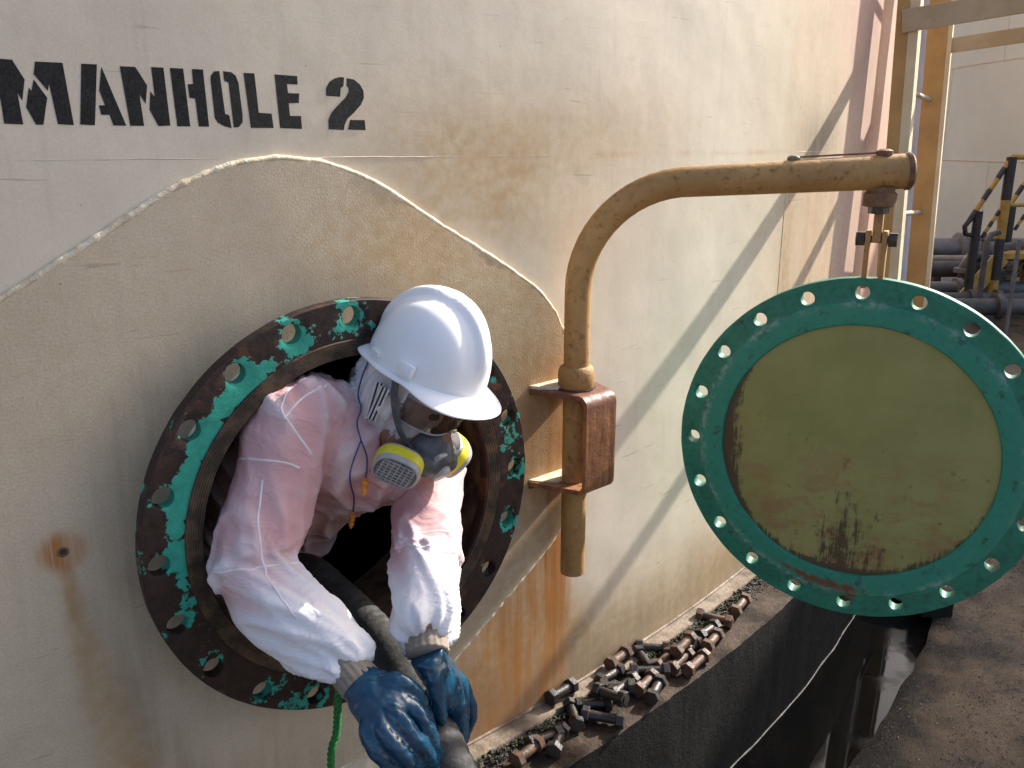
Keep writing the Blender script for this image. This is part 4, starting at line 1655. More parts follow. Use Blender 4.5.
for i, (x0, y0, x1, y1, lev, kd) in enumerate(bolts_px):
    on_plate = lev == -1
    z = 0.0205 if on_plate else (-0.0135 + 0.0195 + 0.032 * lev)
    a = zpt(460 + x0 / 3.2, 570 + y0 / 3.2, z)
    b = zpt(460 + x1 / 3.2, 570 + y1 / 3.2, z)
    d = (b - a).normalized()
    c = (a + b) / 2
    if on_plate:
        lab, cat = ('black bolt lying on the base plate edge close to the gloved hands', 'bolt') if kd == 0 else ('brown bolt propped on the base plate above the bolt heap', 'bolt')
        grp = 'loose manhole bolts on the ledge'
    elif i == 18:
        lab, grp = 'rusty bolt lying alone on the ledge just below the hanging cover', 'loose manhole bolts on the ledge'
    elif i in (0, 1, 23):
        lab, grp = ('rusty' if kd == 1 else 'black') + ' bolt lying apart from the heap beside the gritty gap', 'bolts beside the gritty gap'
    elif lev == 1:
        lab, grp = ('rusty' if kd == 1 else 'black') + ' bolt lying on top of the other bolts of the heap', 'loose manhole bolts on the ledge'
    else:
        size = 'long' if kd > 1 else 'short'
        tone = 'rusty brown' if kd in (1, 3) else 'oily black'
        lab, grp = f'{size} {tone} bolt with nut in the heap on the concrete ledge', f'{size} {tone} bolts in the heap'
    t = thing('bolt', lab, 'bolt', c, grp)
    t.rotation_euler = (Matrix.Rotation(math.atan2(d.y, d.x), 3, 'Z') @ Matrix.Rotation(-0.10 * lev if lev > 0 else 0.0, 3, 'Y') @ Matrix.Rotation(i * 0.7, 3, 'X')).to_euler()
    if on_plate:
        t.location.z = 0.0200
    for me, nm in zip(BOLT_KINDS[kd], ('shank', 'head', 'nut')):
        o = bpy.data.objects.new(nm, me)
        COL.objects.link(o)
        o.parent = t

# grit, dirt and moss in the angle between base plate and ledge
rng = random.Random(4)


def pebble(m, c, r, rg):
    ax = Vector((rg.uniform(-1, 1), rg.uniform(-1, 1), rg.uniform(-1, 1))).normalized()
    ay = ax.orthogonal().normalized()
    az_ = ax.cross(ay)
    k = [rg.uniform(0.6, 1.2) for _ in range(6)]
    vs = [c + ax * r * k[0], c - ax * r * k[1], c + ay * r * k[2], c - ay * r * k[3], c + az_ * r * 0.7 * k[4], c - az_ * r * 0.7 * k[5]]
    m.add(vs, [(0, 2, 4), (2, 1, 4), (1, 3, 4), (3, 0, 4), (2, 0, 5), (1, 2, 5), (3, 1, 5), (0, 3, 5)])


m = MB()
for _ in range(5200):
    s = rng.uniform(-0.2, 3.4)
    o = 0.056 + abs(rng.gauss(0, 0.028))
    if o > 0.19:
        continue
    r = rng.uniform(0.0015, 0.0065) * (1.4 if o < 0.085 else 0.8)
    pebble(m, wp(s, -0.015 + r * 0.3 + max(0, 0.012 - (o - 0.056) * 0.5) * rng.random(), o), r, rng)
grit = m.build('ledge_grit', 'dirt')
grit['kind'] = 'stuff'
tag(grit, 'black oily grit caked along the foot of the tank', 'grit')
m = MB()
for _ in range(420):
    s = rng.choice([rng.gauss(1.02, 0.06), rng.gauss(0.45, 0.15), rng.gauss(1.3, 0.15)])
    pebble(m, wp(s, -0.004 + rng.uniform(0, 0.008), 0.068 + rng.uniform(-0.01, 0.02)), rng.uniform(0.002, 0.005), rng)
moss = m.build('moss', 'moss')
moss['kind'] = 'stuff'
tag(moss, 'dull green moss specks in the gap beside the base plate', 'moss')
m = MB()
for _ in range(15000):
    s = rng.uniform(0.6, 4.2)
    o = 0.50 + abs(rng.gauss(0, 0.75))
    r = rng.uniform(0.0015, 0.0048)
    pebble(m, wp(s, GZ + r * 0.2 + 0.012 * ns(s * 3, o * 4, 5) + 0.006 * ns(s * 11, o * 9, 2), o), r, rng)
grv = m.build('loose_gravel', 'gravel')
grv['kind'] = 'stuff'
tag(grv, 'fine oily gravel scattered over the wet brown ground', 'gravel')

# ================================================================== HOSE AND ROPE
def catmull(P, n=12):
    P = [Vector(p) for p in P]
    P = [P[0] * 2 - P[1]] + P + [P[-1] * 2 - P[-2]]
    out = []
    for i in range(1, len(P) - 2):
        for k in range(n):
            t = k / n
            a, b, c, d = P[i - 1], P[i], P[i + 1], P[i + 2]
            out.append(0.5 * ((2 * b) + (c - a) * t + (2 * a - 5 * b + 4 * c - d) * t * t + (3 * b - a - 3 * c + d) * t ** 3))
    out.append(P[-2])
    return out


hose_ctrl = [fp(0.02, -1.6, 0.06), fp(0.0, -0.8, 0.20), fp(-0.02, -0.35, 0.40), po(302, 572, -0.10), po(338, 598, 0.02), po(384, 645, 0.17), po(420, 705, 0.340), po(446, 758, 0.465),
             fp(-0.02, 0.62, 0.22), fp(0.0, 0.78, -0.05), fp(0.05, 0.98, -0.30), fp(0.2, 1.25, GZ + 0.035), fp(0.6, 1.8, GZ + 0.035), fp(1.2, 2.8, GZ + 0.035)]
hc_ = catmull(hose_ctrl, 60)
m = MB()
acc, hr = 0.0, []
for i, p in enumerate(hc_):
    if i:
        acc += (p - hc_[i - 1]).length
    ph = (acc / 0.019) % 1.0
    hr.append(0.0395 + 0.0011 * (0.5 + 0.5 * math.sin(ph * 2 * math.pi)) * (1 + 0.6 * ns(acc * 9, 1)) + 0.0009 * ns(acc * 20, 3))
m.tube(hc_, hr, 28)
hose = m.build('suction_hose', 'hose', None, 50)
tag(hose, 'black ribbed suction hose coming out of the manhole between the gloved hands', 'hose')

rp0, rp1 = po(339, 690, 0.16), po(331, 775, 0.16)
rope_c = [po(358, 640, -0.12), po(352, 655, -0.02), po(346, 676, 0.09), rp0, rp0 + (rp1 - rp0) * 0.5 + fp(0.003, 0, 0) - fp(0, 0, 0), rp1, Vector((rp1.x, rp1.y, -0.2)) , Vector((rp1.x + 0.03, rp1.y - 0.03, GZ + 0.012)), Vector((rp1.x + 0.4, rp1.y - 0.3, GZ + 0.012))]
rc_ = catmull(rope_c, 40)
rope = thing('rope', 'thin bright green twisted rope hanging from the manhole beside the sleeve', 'rope', (rp1.x, rp1.y, GZ))
acc = [0.0]
for i in range(1, len(rc_)):
    acc.append(acc[-1] + (rc_[i] - rc_[i - 1]).length)
for st_ in range(3):
    pts_ = []
    for i, p in enumerate(rc_):
        tg = (rc_[min(i + 1, len(rc_) - 1)] - rc_[max(i - 1, 0)]).normalized()
        x = tg.cross(Vector((0.3, 0.9, 0.1))).normalized()
        y = tg.cross(x)
        a = acc[i] / 0.034 * 2 * math.pi + st_ * 2 * math.pi / 3
        pts_.append(p + (x * math.cos(a) + y * math.sin(a)) * 0.0040)
    m = MB()
    m.tube(pts_, 0.0042, 8)
    m.build('strand', 'rope', rope, 180)

# ================================================================== THE WORKER
def fuse(mbx, voxel, smooth_it, name, smooth_f=0.5):
    """fuse overlapping lofts into one continuous skin"""
    me = mbx.mesh(name)
    o = bpy.data.objects.new(name, me)
    COL.objects.link(o)
    md = o.modifiers.new('remesh', 'REMESH')
    md.mode = 'VOXEL'
    md.voxel_size = voxel
    ms = o.modifiers.new('smooth', 'SMOOTH')
    ms.iterations = smooth_it
    ms.factor = smooth_f
    dg = bpy.context.evaluated_depsgraph_get()
    out = bpy.data.meshes.new_from_object(o.evaluated_get(dg))
    out.name = name
    bpy.data.objects.remove(o)
    out.materials.clear()
    out.polygons.foreach_set('use_smooth', [True] * len(out.polygons))
    return out


def vnormals(me):
    n = np.zeros(len(me.vertices) * 3, np.float32)
    me.vertex_normals.foreach_get('vector', n)
    return n.reshape(-1, 3)


def vcoords(me):
    c = np.zeros(len(me.vertices) * 3, np.float32)
    me.vertices.foreach_get('co', c)
    return c.reshape(-1, 3)


def set_coords(me, c):
    me.vertices.foreach_set('co', np.ascontiguousarray(c, np.float32).ravel())
    me.update()


cU = Vector((0, math.sin(PITCH), math.cos(PITCH)))
cB = Vector((0, -math.cos(PITCH), math.sin(PITCH)))


def vw(x, y, z):
    return Vector((x, 0, 0)) + cU * y + cB * z


ROLL = R(9)


def vroll(x, y, z):
    return vw(x * math.cos(ROLL) - y * math.sin(ROLL), x * math.sin(ROLL) + y * math.cos(ROLL), z)


hR = vroll(-0.54, 0.02, 0.84).normalized()
hF = vroll(0.62, -0.70, 0.40)
hF = (hF - hR * hF.dot(hR)).normalized()
hU = hR.cross(hF).normalized()
BRIM = pd(428, 368, 1.60)
HEAD = BRIM - hU * 0.063 - hF * 0.004


def hp(r, f, u):
    return HEAD + hR * r + hF * f + hU * u


worker = thing('person', 'worker in white coverall, helmet and respirator leaning out of the manhole', 'person', fp(-0.06, -0.35, 0.0))

# joints
shR, elR, wrR = po(296, 420, 0.09), po(252, 566, 0.16), po(352, 670, 0.355)
shL, elL, wrL = po(428, 470, 0.07), po(426, 560, 0.27), po(424, 637, 0.398)
hip = fp(-0.05, -0.42, 0.46)
waist = fp(-0.035, -0.28, 0.60)
chest = fp(-0.010, -0.10, 0.775)
upch = (shR + shL) / 2 + fp(0, -0.01, 0) - fp(0, 0, 0)
sax = (shR - shL).normalized()
neck = HEAD - hU * 0.10 - hF * 0.045
nbase = upch + (neck - upch) * 0.45
knR, knL = fp(-0.22, -0.34, 0.10), fp(0.12, -0.32, 0.10)
ftR, ftL = fp(-0.24, -0.74, 0.07), fp(0.12, -0.74, 0.07)


def torso_tube(m, grow):
    pts = [hip + (hip - waist) * 0.25, hip, waist, chest, upch, upch + (nbase - upch) * 0.7]
    tg = (chest - waist).normalized()
    m.tube(catmull(pts, 6), [r + grow for r in np.interp(np.linspace(0, 5, 31), [0, 1, 2, 3, 4, 5], [0.13, 0.165, 0.155, 0.165, 0.150, 0.085])], 28, up=sax.cross(tg), squash=0.70)


def limb(m, P, rads, n=10, seg=20):
    c = catmull(P, n)
    m.tube(c, list(np.interp(np.linspace(0, len(P) - 1, len(c)), range(len(P)), rads)), seg)


def ball(m, c, r):
    m.blob(c, (r, 0, 0), (0, r, 0), (0, 0, r), 18, 12)


# --- body: one continuous skin from head to feet
m = MB()
torso_tube(m, -0.03)
limb(m, [upch, nbase, neck, HEAD - hU * 0.03], [0.075, 0.062, 0.056, 0.055])
m.blob(hp(0, -0.01, 0.03), hR * 0.076, hF * 0.096, hU * 0.105, 28, 18)
m.blob(hp(0, 0.022, -0.05), hR * 0.060, hF * 0.066, hU * 0.072, 24, 14)
m.blob(hp(0, 0.05, -0.095), hR * 0.030, hF * 0.030, hU * 0.022, 16, 10)
m.tube([hp(0, 0.082, 0.025), hp(0, 0.098, -0.005), hp(0, 0.108, -0.028), hp(0, 0.090, -0.036)], [0.008, 0.010, 0.015, 0.011], 12)
for sd in (-1, 1):
    m.blob(hp(0.077 * sd, -0.01, -0.01), hR * 0.010, hF * 0.020, hU * 0.032, 12, 8)
    m.tube([hp(0.014 * sd, 0.086, 0.034), hp(0.034 * sd, 0.084, 0.040), hp(0.056 * sd, 0.066, 0.032)], [0.008, 0.009, 0.006], 10)
for a, b, c in ((shR, elR, wrR), (shL, elL, wrL)):
    ball(m, a, 0.055)
    limb(m, [upch + (a - upch) * 0.4, a, a + (b - a) * 0.5, b, b + (c - b) * 0.5, c], [0.06, 0.055, 0.048, 0.041, 0.038, 0.028])
for a, k, f_ in ((1, knR, ftR), (-1, knL, ftL)):
    limb(m, [hip + sax * 0.08 * a, (hip + sax * 0.08 * a + k) / 2, k], [0.09, 0.085, 0.065])
    limb(m, [k, (k + f_) / 2, f_], [0.062, 0.058, 0.04])
me = fuse(m, 0.006, 3, 'body')
obj('body', me, 'skin', worker)
for sd in (-1, 1):
    m = MB()
    m.blob(hp(0.031 * sd, 0.080, 0.014), hR * 0.014, hF * 0.010, hU * 0.008, 12, 8)
    m.build('eye', 'eye', worker, 180)

# --- coverall
bones = []     # (a, b, name) for folds
m = MB()
torso_tube(m, 0.006)
limb(m, [upch - (nbase - upch) * 0.1, nbase, nbase + (neck - nbase) * 0.5], [0.115, 0.088, 0.072])
ball(m, shR + (upch - shR) * 0.12, 0.079)
ball(m, shL + (upch - shL) * 0.15, 0.072)
limb(m, [upch + (shR - upch) * 0.3, shR, shR + (elR - shR) * 0.4, shR + (elR - shR) * 0.75, elR], [0.095, 0.080, 0.076, 0.075, 0.069])
ball(m, elR, 0.068)
fR = [elR, elR + (wrR - elR) * 0.3, elR + (wrR - elR) * 0.62, elR + (wrR - elR) * 0.86, wrR]
fR[1] = fR[1] + Vector((0, 0, -0.012))
fR[2] = fR[2] + Vector((0, 0, -0.008))
limb(m, fR, [0.068, 0.069, 0.064, 0.054, 0.037])
limb(m, [upch + (shL - upch) * 0.3, shL, shL + (elL - shL) * 0.5, elL], [0.090, 0.072, 0.064, 0.062])
ball(m, elL, 0.061)
limb(m, [elL, elL + (wrL - elL) * 0.35, elL + (wrL - elL) * 0.7, elL + (wrL - elL) * 0.9, wrL], [0.061, 0.060, 0.057, 0.050, 0.036])
for a, k, f_ in ((1, knR, ftR), (-1, knL, ftL)):
    limb(m, [hip + sax * 0.08 * a, (hip + sax * 0.08 * a + k) / 2, k], [0.11, 0.105, 0.085])
    limb(m, [k, (k + f_) / 2, f_], [0.080, 0.075, 0.055])
cov = fuse(m, 0.0055, 5, 'coverall')

BONES = [('upR', shR, elR), ('foR', elR, wrR), ('upL', shL, elL), ('foL', elL, wrL), ('tor', hip, upch), ('nek', upch, neck)]
co = vcoords(cov).astype(float)
nr = vnormals(cov).astype(float)
dist_all, tpar, phis = [], [], []
for nm, a, b in BONES:
    a_, b_ = np.array(a), np.array(b)
    d = b_ - a_
    L2 = d @ d
    t = np.clip(((co - a_) @ d) / L2, 0, 1)
    pr_ = a_ + t[:, None] * d
    v = co - pr_
    dist_all.append(np.linalg.norm(v, axis=1) - (0.06 if nm == 'tor' else 0.0))
    tpar.append(((co - a_) @ d) / L2)
    ez = Vector(d).normalized()
    ex = ez.orthogonal().normalized()
    ey = ez.cross(ex)
    phis.append(np.arctan2(v @ np.array(ey), v @ np.array(ex)))
which = np.argmin(np.array(dist_all), 0)
disp = np.zeros(len(co))
white = np.zeros(len(co))
for i in range(len(co)):
    w_ = which[i]
    nm = BONES[w_][0]
    t, ph = tpar[w_][i], phis[w_][i]
    Lb = (BONES[w_][2] - BONES[w_][1]).length
    x = t * Lb
    P = Vector(co[i])
    cs, sn = math.cos(ph), math.sin(ph)
    # cross folds: long ridges wound obliquely round the limb
    if nm in ('foR', 'foL'):      # long folds running down the forearm, slowly turning round it
        c2, s2 = math.cos(ph + x * 5), math.sin(ph + x * 5)
        q = mnoise.noise(Vector((x * 7, c2 * 2.6 + w_ * 7, s2 * 2.6)))
        q2 = mnoise.noise(Vector((x * 4.5 + 3, c2 * 1.7 + w_ * 3, s2 * 1.7 + 9)))
    else:
        q = mnoise.noise(Vector((x * 22 + 0.9 * sn, cs * 0.9 + w_ * 7, sn * 0.9)))
        q2 = mnoise.noise(Vector((x * 10 + 1.2 * cs, cs * 1.1 + w_ * 3, sn * 1.1 + 9)))
    rid = (1 - min(1, abs(q) * 2.2)) ** 2
    rid2 = (1 - min(1, abs(q2) * 2.0)) ** 2
    big = mnoise.noise(P * 9)
    if nm in ('upR', 'upL'):
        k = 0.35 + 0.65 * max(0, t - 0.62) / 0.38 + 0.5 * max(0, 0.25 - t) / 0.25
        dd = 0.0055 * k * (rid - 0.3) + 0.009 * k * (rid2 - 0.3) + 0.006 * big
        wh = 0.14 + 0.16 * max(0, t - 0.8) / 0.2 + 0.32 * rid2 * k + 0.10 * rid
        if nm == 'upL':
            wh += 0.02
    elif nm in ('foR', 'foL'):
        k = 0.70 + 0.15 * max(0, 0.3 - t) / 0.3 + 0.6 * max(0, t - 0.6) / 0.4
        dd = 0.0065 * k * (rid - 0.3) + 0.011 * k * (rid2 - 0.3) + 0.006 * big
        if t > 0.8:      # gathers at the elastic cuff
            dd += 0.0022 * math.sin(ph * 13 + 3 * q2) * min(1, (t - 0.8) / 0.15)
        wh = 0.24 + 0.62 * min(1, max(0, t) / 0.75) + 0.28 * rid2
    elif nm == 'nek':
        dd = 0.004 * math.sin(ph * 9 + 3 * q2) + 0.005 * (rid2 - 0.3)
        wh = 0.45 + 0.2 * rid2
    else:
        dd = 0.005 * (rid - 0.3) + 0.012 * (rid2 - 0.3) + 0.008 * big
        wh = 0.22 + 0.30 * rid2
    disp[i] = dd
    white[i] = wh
# blend so that the folds run on across the joints
ed = np.zeros(len(cov.edges) * 2, np.int32)
cov.edges.foreach_get('vertices', ed)
ed = ed.reshape(-1, 2)


def relax(val, it):
    deg = np.bincount(ed.ravel(), minlength=len(val)).astype(float)
    for _ in range(it):
        acc_ = np.bincount(ed[:, 0], weights=val[ed[:, 1]], minlength=len(val)) + np.bincount(ed[:, 1], weights=val[ed[:, 0]], minlength=len(val))
        val = 0.4 * val + 0.6 * acc_ / np.maximum(deg, 1)
    return val


disp = relax(disp, 1) * 1.25
white = relax(white, 6)
set_coords(cov, co + nr * disp[:, None])
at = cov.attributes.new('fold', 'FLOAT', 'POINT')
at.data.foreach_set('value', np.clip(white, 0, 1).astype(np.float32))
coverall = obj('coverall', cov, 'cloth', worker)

# --- hood under the helmet, running down into the collar
m = MB()
m.blob(hp(0, -0.016, 0.010), hR * 0.088, hF * 0.102, hU * 0.118, 28, 18)
limb(m, [hp(0, -0.045, -0.03), hp(0, -0.05, -0.085), nbase + (neck - nbase) * 0.6, nbase], [0.082, 0.074, 0.074, 0.080])
hd_me = fuse(m, 0.005, 4, 'hood')
hco, hno = vcoords(hd_me).astype(float), vnormals(hd_me).astype(float)
hdp = np.zeros(len(hco))
for i in range(len(hco)):
    d = Vector(hco[i]) - HEAD
    a = math.atan2(d.dot(hR), d.dot(hF))
    u_ = d.dot(hU)
    q = mnoise.noise(Vector((a * 4.2 + u_ * 9, u_ * 6, 3)))
    hdp[i] = 0.010 * ((1 - min(1, abs(q) * 2.2)) ** 2 - 0.3) + 0.005 * mnoise.noise(Vector(hco[i]) * 26)
set_coords(hd_me, hco + hno * hdp[:, None])
obj('hood', hd_me, 'hood', worker)

dg = bpy.context.evaluated_depsgraph_get()
bvh_c = BVHTree.FromPolygons([Vector(c) for c in vcoords(cov)], [tuple(p.vertices) for p in cov.polygons])
bvh_h = BVHTree.FromPolygons([Vector(c) for c in vcoords(hd_me)], [tuple(p.vertices) for p in hd_me.polygons])
CAMP = Vector((0, 0, CAM_H))


def on_cloth(px, py, lift=0.004, fallback=1.45):
    d = ray(px, py).normalized()
    best = None
    for bv in (bvh_c, bvh_h):
        h_ = bv.ray_cast(CAMP, d)
        if h_[0] is not None and (best is None or h_[3] < best[1]):
            best = (h_[0] - d * lift, h_[3])
    return best[0] if best else CAMP + d * fallback


def sew(pxs, r=0.0027, mat='seam', name='seam', lift=0.0006):
    c = catmull([on_cloth(x, y, lift) for x, y in pxs], 10)
    out = []
    for p in c:
        q = bvh_c.find_nearest(p)
        out.append(q[0] - q[1] * 0.0015 if q[0] is not None and (q[0] - p).length < 0.03 else p)
    m_ = MB()
    m_.tube(out, r, 7)
    return m_.build(name, mat, coverall, 180)


sew([(290, 388), (284, 398), (282, 412), (296, 432), (312, 455)])
sew([(283, 420), (300, 400), (318, 388), (330, 384)])
sew([(238, 458), (262, 460), (285, 463), (300, 468)])
sew([(262, 480), (258, 520), (262, 560), (276, 590), (296, 618)])
sew([(212, 572), (240, 570), (270, 566), (298, 562)])
sew([(394, 548), (415, 545), (436, 548), (456, 552)])

# --- helmet, pushed back a little on the head
helmet = MB()
qF, qU = (hF * math.cos(R(9)) + hU * math.sin(R(9))), (hU * math.cos(R(9)) - hF * math.sin(R(9)))


def helm_profile(th):
    """outer then inner points from crown to brim and back, for azimuth th (0 = front)"""
    c, s = math.cos(th), math.sin(th)
    af = 0.116 if c > 0 else 0.120
    R0 = 1 / math.sqrt((c / af) ** 2 + (s / 0.101) ** 2)
    out, inn = [], []
    N_ = 22
    for i in range(1, N_ + 1):
        psi = math.pi / 2 * (1 - i / N_)
        rr_ = R0 * math.cos(psi) ** 0.86
        hh = 0.140 * math.sin(psi) ** 0.94
        y_ = abs(rr_ * s)
        x_ = rr_ * c
        # crown ridge: widest at the back, tapering to the front, with a flat top
        wid = 0.024 + 0.012 * max(-1, min(1, -x_ / 0.12))
        e = 1 - float(sst(wid - 0.006, wid + 0.009, y_))
        fade = float(sst(0.020, 0.070, hh))
        k = 1 + 0.075 * e * fade
        # side flutes flanking the ridge
        e2 = float(bell(y_, wid + 0.022, 0.011)) * fade
        k -= 0.022 * e2
        out.append((rr_ * k, hh * k))
        inn.append((rr_ * 0.955, hh * 0.955 - 0.001))
    front = float(sst(0.25, 0.92, c))
    back = float(sst(0.5, 0.98, -c))
    ext = 0.009 + 0.030 * front + 0.010 * back
    dro = 0.006 + 0.014 * front + 0.004 * back
    out += [(R0 + 0.004, -0.0015), (R0 + ext * 0.35, -dro * 0.25), (R0 + ext * 0.7, -dro * 0.65), (R0 + ext, -dro), (R0 + ext + 0.0015, -dro - 0.002), (R0 + ext, -dro - 0.0045),
            (R0 + ext * 0.6, -dro * 0.6 - 0.0045), (R0 * 0.965, -0.005)]
    return out + inn[::-1]


NTH = 128
hv, hf_ = [], []
crown_o, crown_i = len(hv), 1
hv += [BRIM + qU * 0.1505, BRIM + qU * 0.1327]
n_ = None
for k in range(NTH):
    th = 2 * math.pi * k / NTH
    pr_ = helm_profile(th)
    n_ = len(pr_)
    for rr_, hh in pr_:
        hv.append(BRIM + qF * (rr_ * math.cos(th)) + hR * (rr_ * math.sin(th)) + qU * hh)
for k in range(NTH):
    k2 = (k + 1) % NTH
    a, b = 2 + k * n_, 2 + k2 * n_
    hf_.append((0, a, b))
    for i in range(n_ - 1):
        hf_.append((a + i, a + i + 1, b + i + 1, b + i))
    hf_.append((1, b + n_ - 1, a + n_ - 1))
helmet.add(hv, hf_)
helmet_ob = helmet.build('helmet', 'helmet', worker, 50)
for sd in (1, -1):
    m = MB()
    th = R(78) * sd
    c = BRIM + qF * (0.026) + hR * (0.1005 * sd) + qU * 0.017
    m.box(c, qF * 0.017, hR * 0.006, qU * 0.011 + hR * (-0.0008 * sd), 0.003)
    m.build('accessory_slot', 'helmet', helmet_ob, 40)
    m = MB()
    c = BRIM + qF * (-0.050) + hR * (0.0935 * sd) + qU * 0.012
    tv = (qF * 0.92 + hR * 0.38 * sd).normalized()
    m.box(c, tv * 0.015, tv.cross(qU) * 0.004, qU * 0.004, 0.002)
    m.build('rim_clip', 'helmet', helmet_ob, 40)
# striped chin strap folded under the rim
pa_, pb_ = on_cloth(380, 383, 0.012), on_cloth(369, 420, 0.010)
for j, (o1, o2) in enumerate(((0.0, 0.0), (0.014, 0.006))):
    a = pa_ + hF * o1
    b = pb_ + hF * o2 + Vector((0, 0, 0.004 * j))
    dr = (b - a).normalized()
    wd = dr.cross(ray(375, 400).normalized()).normalized()
    for k in range(5):
        off_ = (k - 2) * 0.0034
        m = MB()
        m.box((a + b) / 2 + wd * off_ - ray(375, 400).normalized() * 0.003 * j, dr * ((b - a).length / 2), wd * 0.0017, dr.cross(wd) * 0.0008)
        m.build('strap_stripe', 'strap_white' if k % 2 == 0 else 'strap_navy', helmet_ob)

# --- respirator
resp = MB()
resp.blob(hp(0, 0.085, -0.062), hR * 0.046, hF * 0.045, hU * 0.050, 24, 16)
resp.tube([hp(-0.062, 0.088, -0.070), hp(-0.03, 0.112, -0.070), hp(0.03, 0.112, -0.070), hp(0.062, 0.088, -0.070)], [0.017, 0.026, 0.026, 0.017], 18)
resp.tube([hp(0, 0.082, -0.022), hp(0, 0.108, -0.040), hp(0, 0.118, -0.062)], [0.014, 0.022, 0.030], 16)
r_me = fuse(resp, 0.0035, 4, 'respirator')
resp_ob = obj('respirator', r_me, 'rubber', worker)
m = MB()
ax_ = (hF * 0.92 - hU * 0.40).normalized()
c = hp(0, 0.128, -0.082)
ex = hR
ey = ax_.cross(ex)
m.lathe(c, ex, ey, ax_, [(0.0, 0.012), (0.017, 0.011), (0.021, 0.006), (0.022, -0.014)], 24, closed=False)
m.build('exhalation_valve', 'mask_grey', resp_ob, 40)
m = MB()
m.box(hp(0, 0.124, -0.052), hR * 0.034, hF * 0.004 - hU * 0.002, hU * 0.016 + hF * 0.006, 0.004)
m.build('face_plate', 'mask_grey', resp_ob, 40)


def superell(rx, ry, n=40, e=2.9):
    pts_ = []
    for k in range(n):
        a = 2 * math.pi * k / n
        c_, s_ = math.cos(a), math.sin(a)
        w = 1 - 0.10 * (s_ > 0) * s_
        pts_.append((rx * w * math.copysign(abs(c_) ** (2 / e), c_), ry * math.copysign(abs(s_) ** (2 / e), s_)))
    return pts_


for sd in (1, -1):
    axc = (hR * 0.74 * sd + hF * 0.55 - hU * 0.38).normalized()
    yy = (hU - axc * hU.dot(axc)).normalized()
    xx = yy.cross(axc).normalized()
    C0 = hp(0.066 * sd, 0.082, -0.076)

    def layer(prof, name, mat, parent, cap=True, smooth=40):
        """stack of superellipse loops: (scale, height)"""
        m_ = MB()
        loops_ = []
        vs_, fs_ = [], []
        base = superell(0.043, 0.038)
        n2 = len(base)
        for sc_, h_ in prof:
            for x_, y_ in base:
                vs_.append(C0 + xx * x_ * sc_ + yy * y_ * sc_ + axc * h_)
        for i in range(len(prof) - 1):
            for k in range(n2):
                k2 = (k + 1) % n2
                fs_.append((i * n2 + k, i * n2 + k2, (i + 1) * n2 + k2, (i + 1) * n2 + k))
        if cap:
            fs_.append(tuple(range(n2 - 1, -1, -1)))
            fs_.append(tuple((len(prof) - 1) * n2 + k for k in range(n2)))
        m_.add(vs_, fs_)
        return m_.build(name, mat, parent, smooth)
    cart = layer([(0.55, -0.012), (0.80, -0.004), (0.97, 0.0), (1.0, 0.004), (1.0, 0.030), (0.97, 0.034), (0.90, 0.035), (0.88, 0.0325), (0.5, 0.0325)], 'cartridge', 'cart_grey', worker)
    cart['label'] = 'grey filter cartridge with yellow band'
    layer([(0.985, 0.0045), (1.025, 0.0055), (1.025, 0.0235), (0.985, 0.0245)], 'yellow_band', 'cart_yellow', cart, cap=False)
    layer([(0.86, 0.0328), (0.86, 0.0333)], 'filter_mesh', 'cart_dark', cart)
    m = MB()
    for k in range(-3, 4):
        x_ = k * 0.0095
        hh = 0.034 * max(0.2, (1 - abs(x_ / 0.040) ** 2.9)) ** (1 / 2.9) * 0.86
        m.box(C0 + xx * x_ + axc * 0.0345, xx * 0.0011, yy * hh, axc * 0.0014)
        y_ = k * 0.0085
        ww = 0.039 * max(0.2, (1 - abs(y_ / 0.035) ** 2.9)) ** (1 / 2.9) * 0.84
        m.box(C0 + yy * y_ + axc * 0.0347, xx * ww, yy * 0.0010, axc * 0.0013)
    m.build('grille', 'cart_grey', cart)
    m = MB()
    ang_c = 0.9 if sd > 0 else 2.2
    pc = C0 + (xx * math.cos(ang_c) * 0.0400 + yy * math.sin(ang_c) * 0.0350) * 0.97 + axc * 0.012
    tdir = (-xx * math.sin(ang_c) + yy * math.cos(ang_c)).normalized()
    m.box(pc, tdir * 0.006, tdir.cross(axc) * 0.0030, axc * 0.0068)
    m.build('print_patch', 'black_band', cart)
    # strap from the mask up under the helmet
    st = [hp(0.050 * sd, 0.088, -0.060), hp(0.074 * sd, 0.060, -0.030), hp(0.090 * sd, 0.034, 0.010), hp(0.0930 * sd, 0.016, 0.046), hp(0.090 * sd, 0.004, 0.066)]
    cst = catmull(st, 8)
    m = MB()
    m.tube(cst, 0.0075, 10, up=hR, squash=0.22)
    m.build('strap', 'strap', resp_ob, 60)

# --- clear goggles
def gog(a, v, bulge=0.0):
    return hp(0.080 * math.sin(a), -0.005 + (0.112 + bulge) * math.cos(a) ** 0.8 if math.cos(a) > 0 else 0, 0.012 + v)


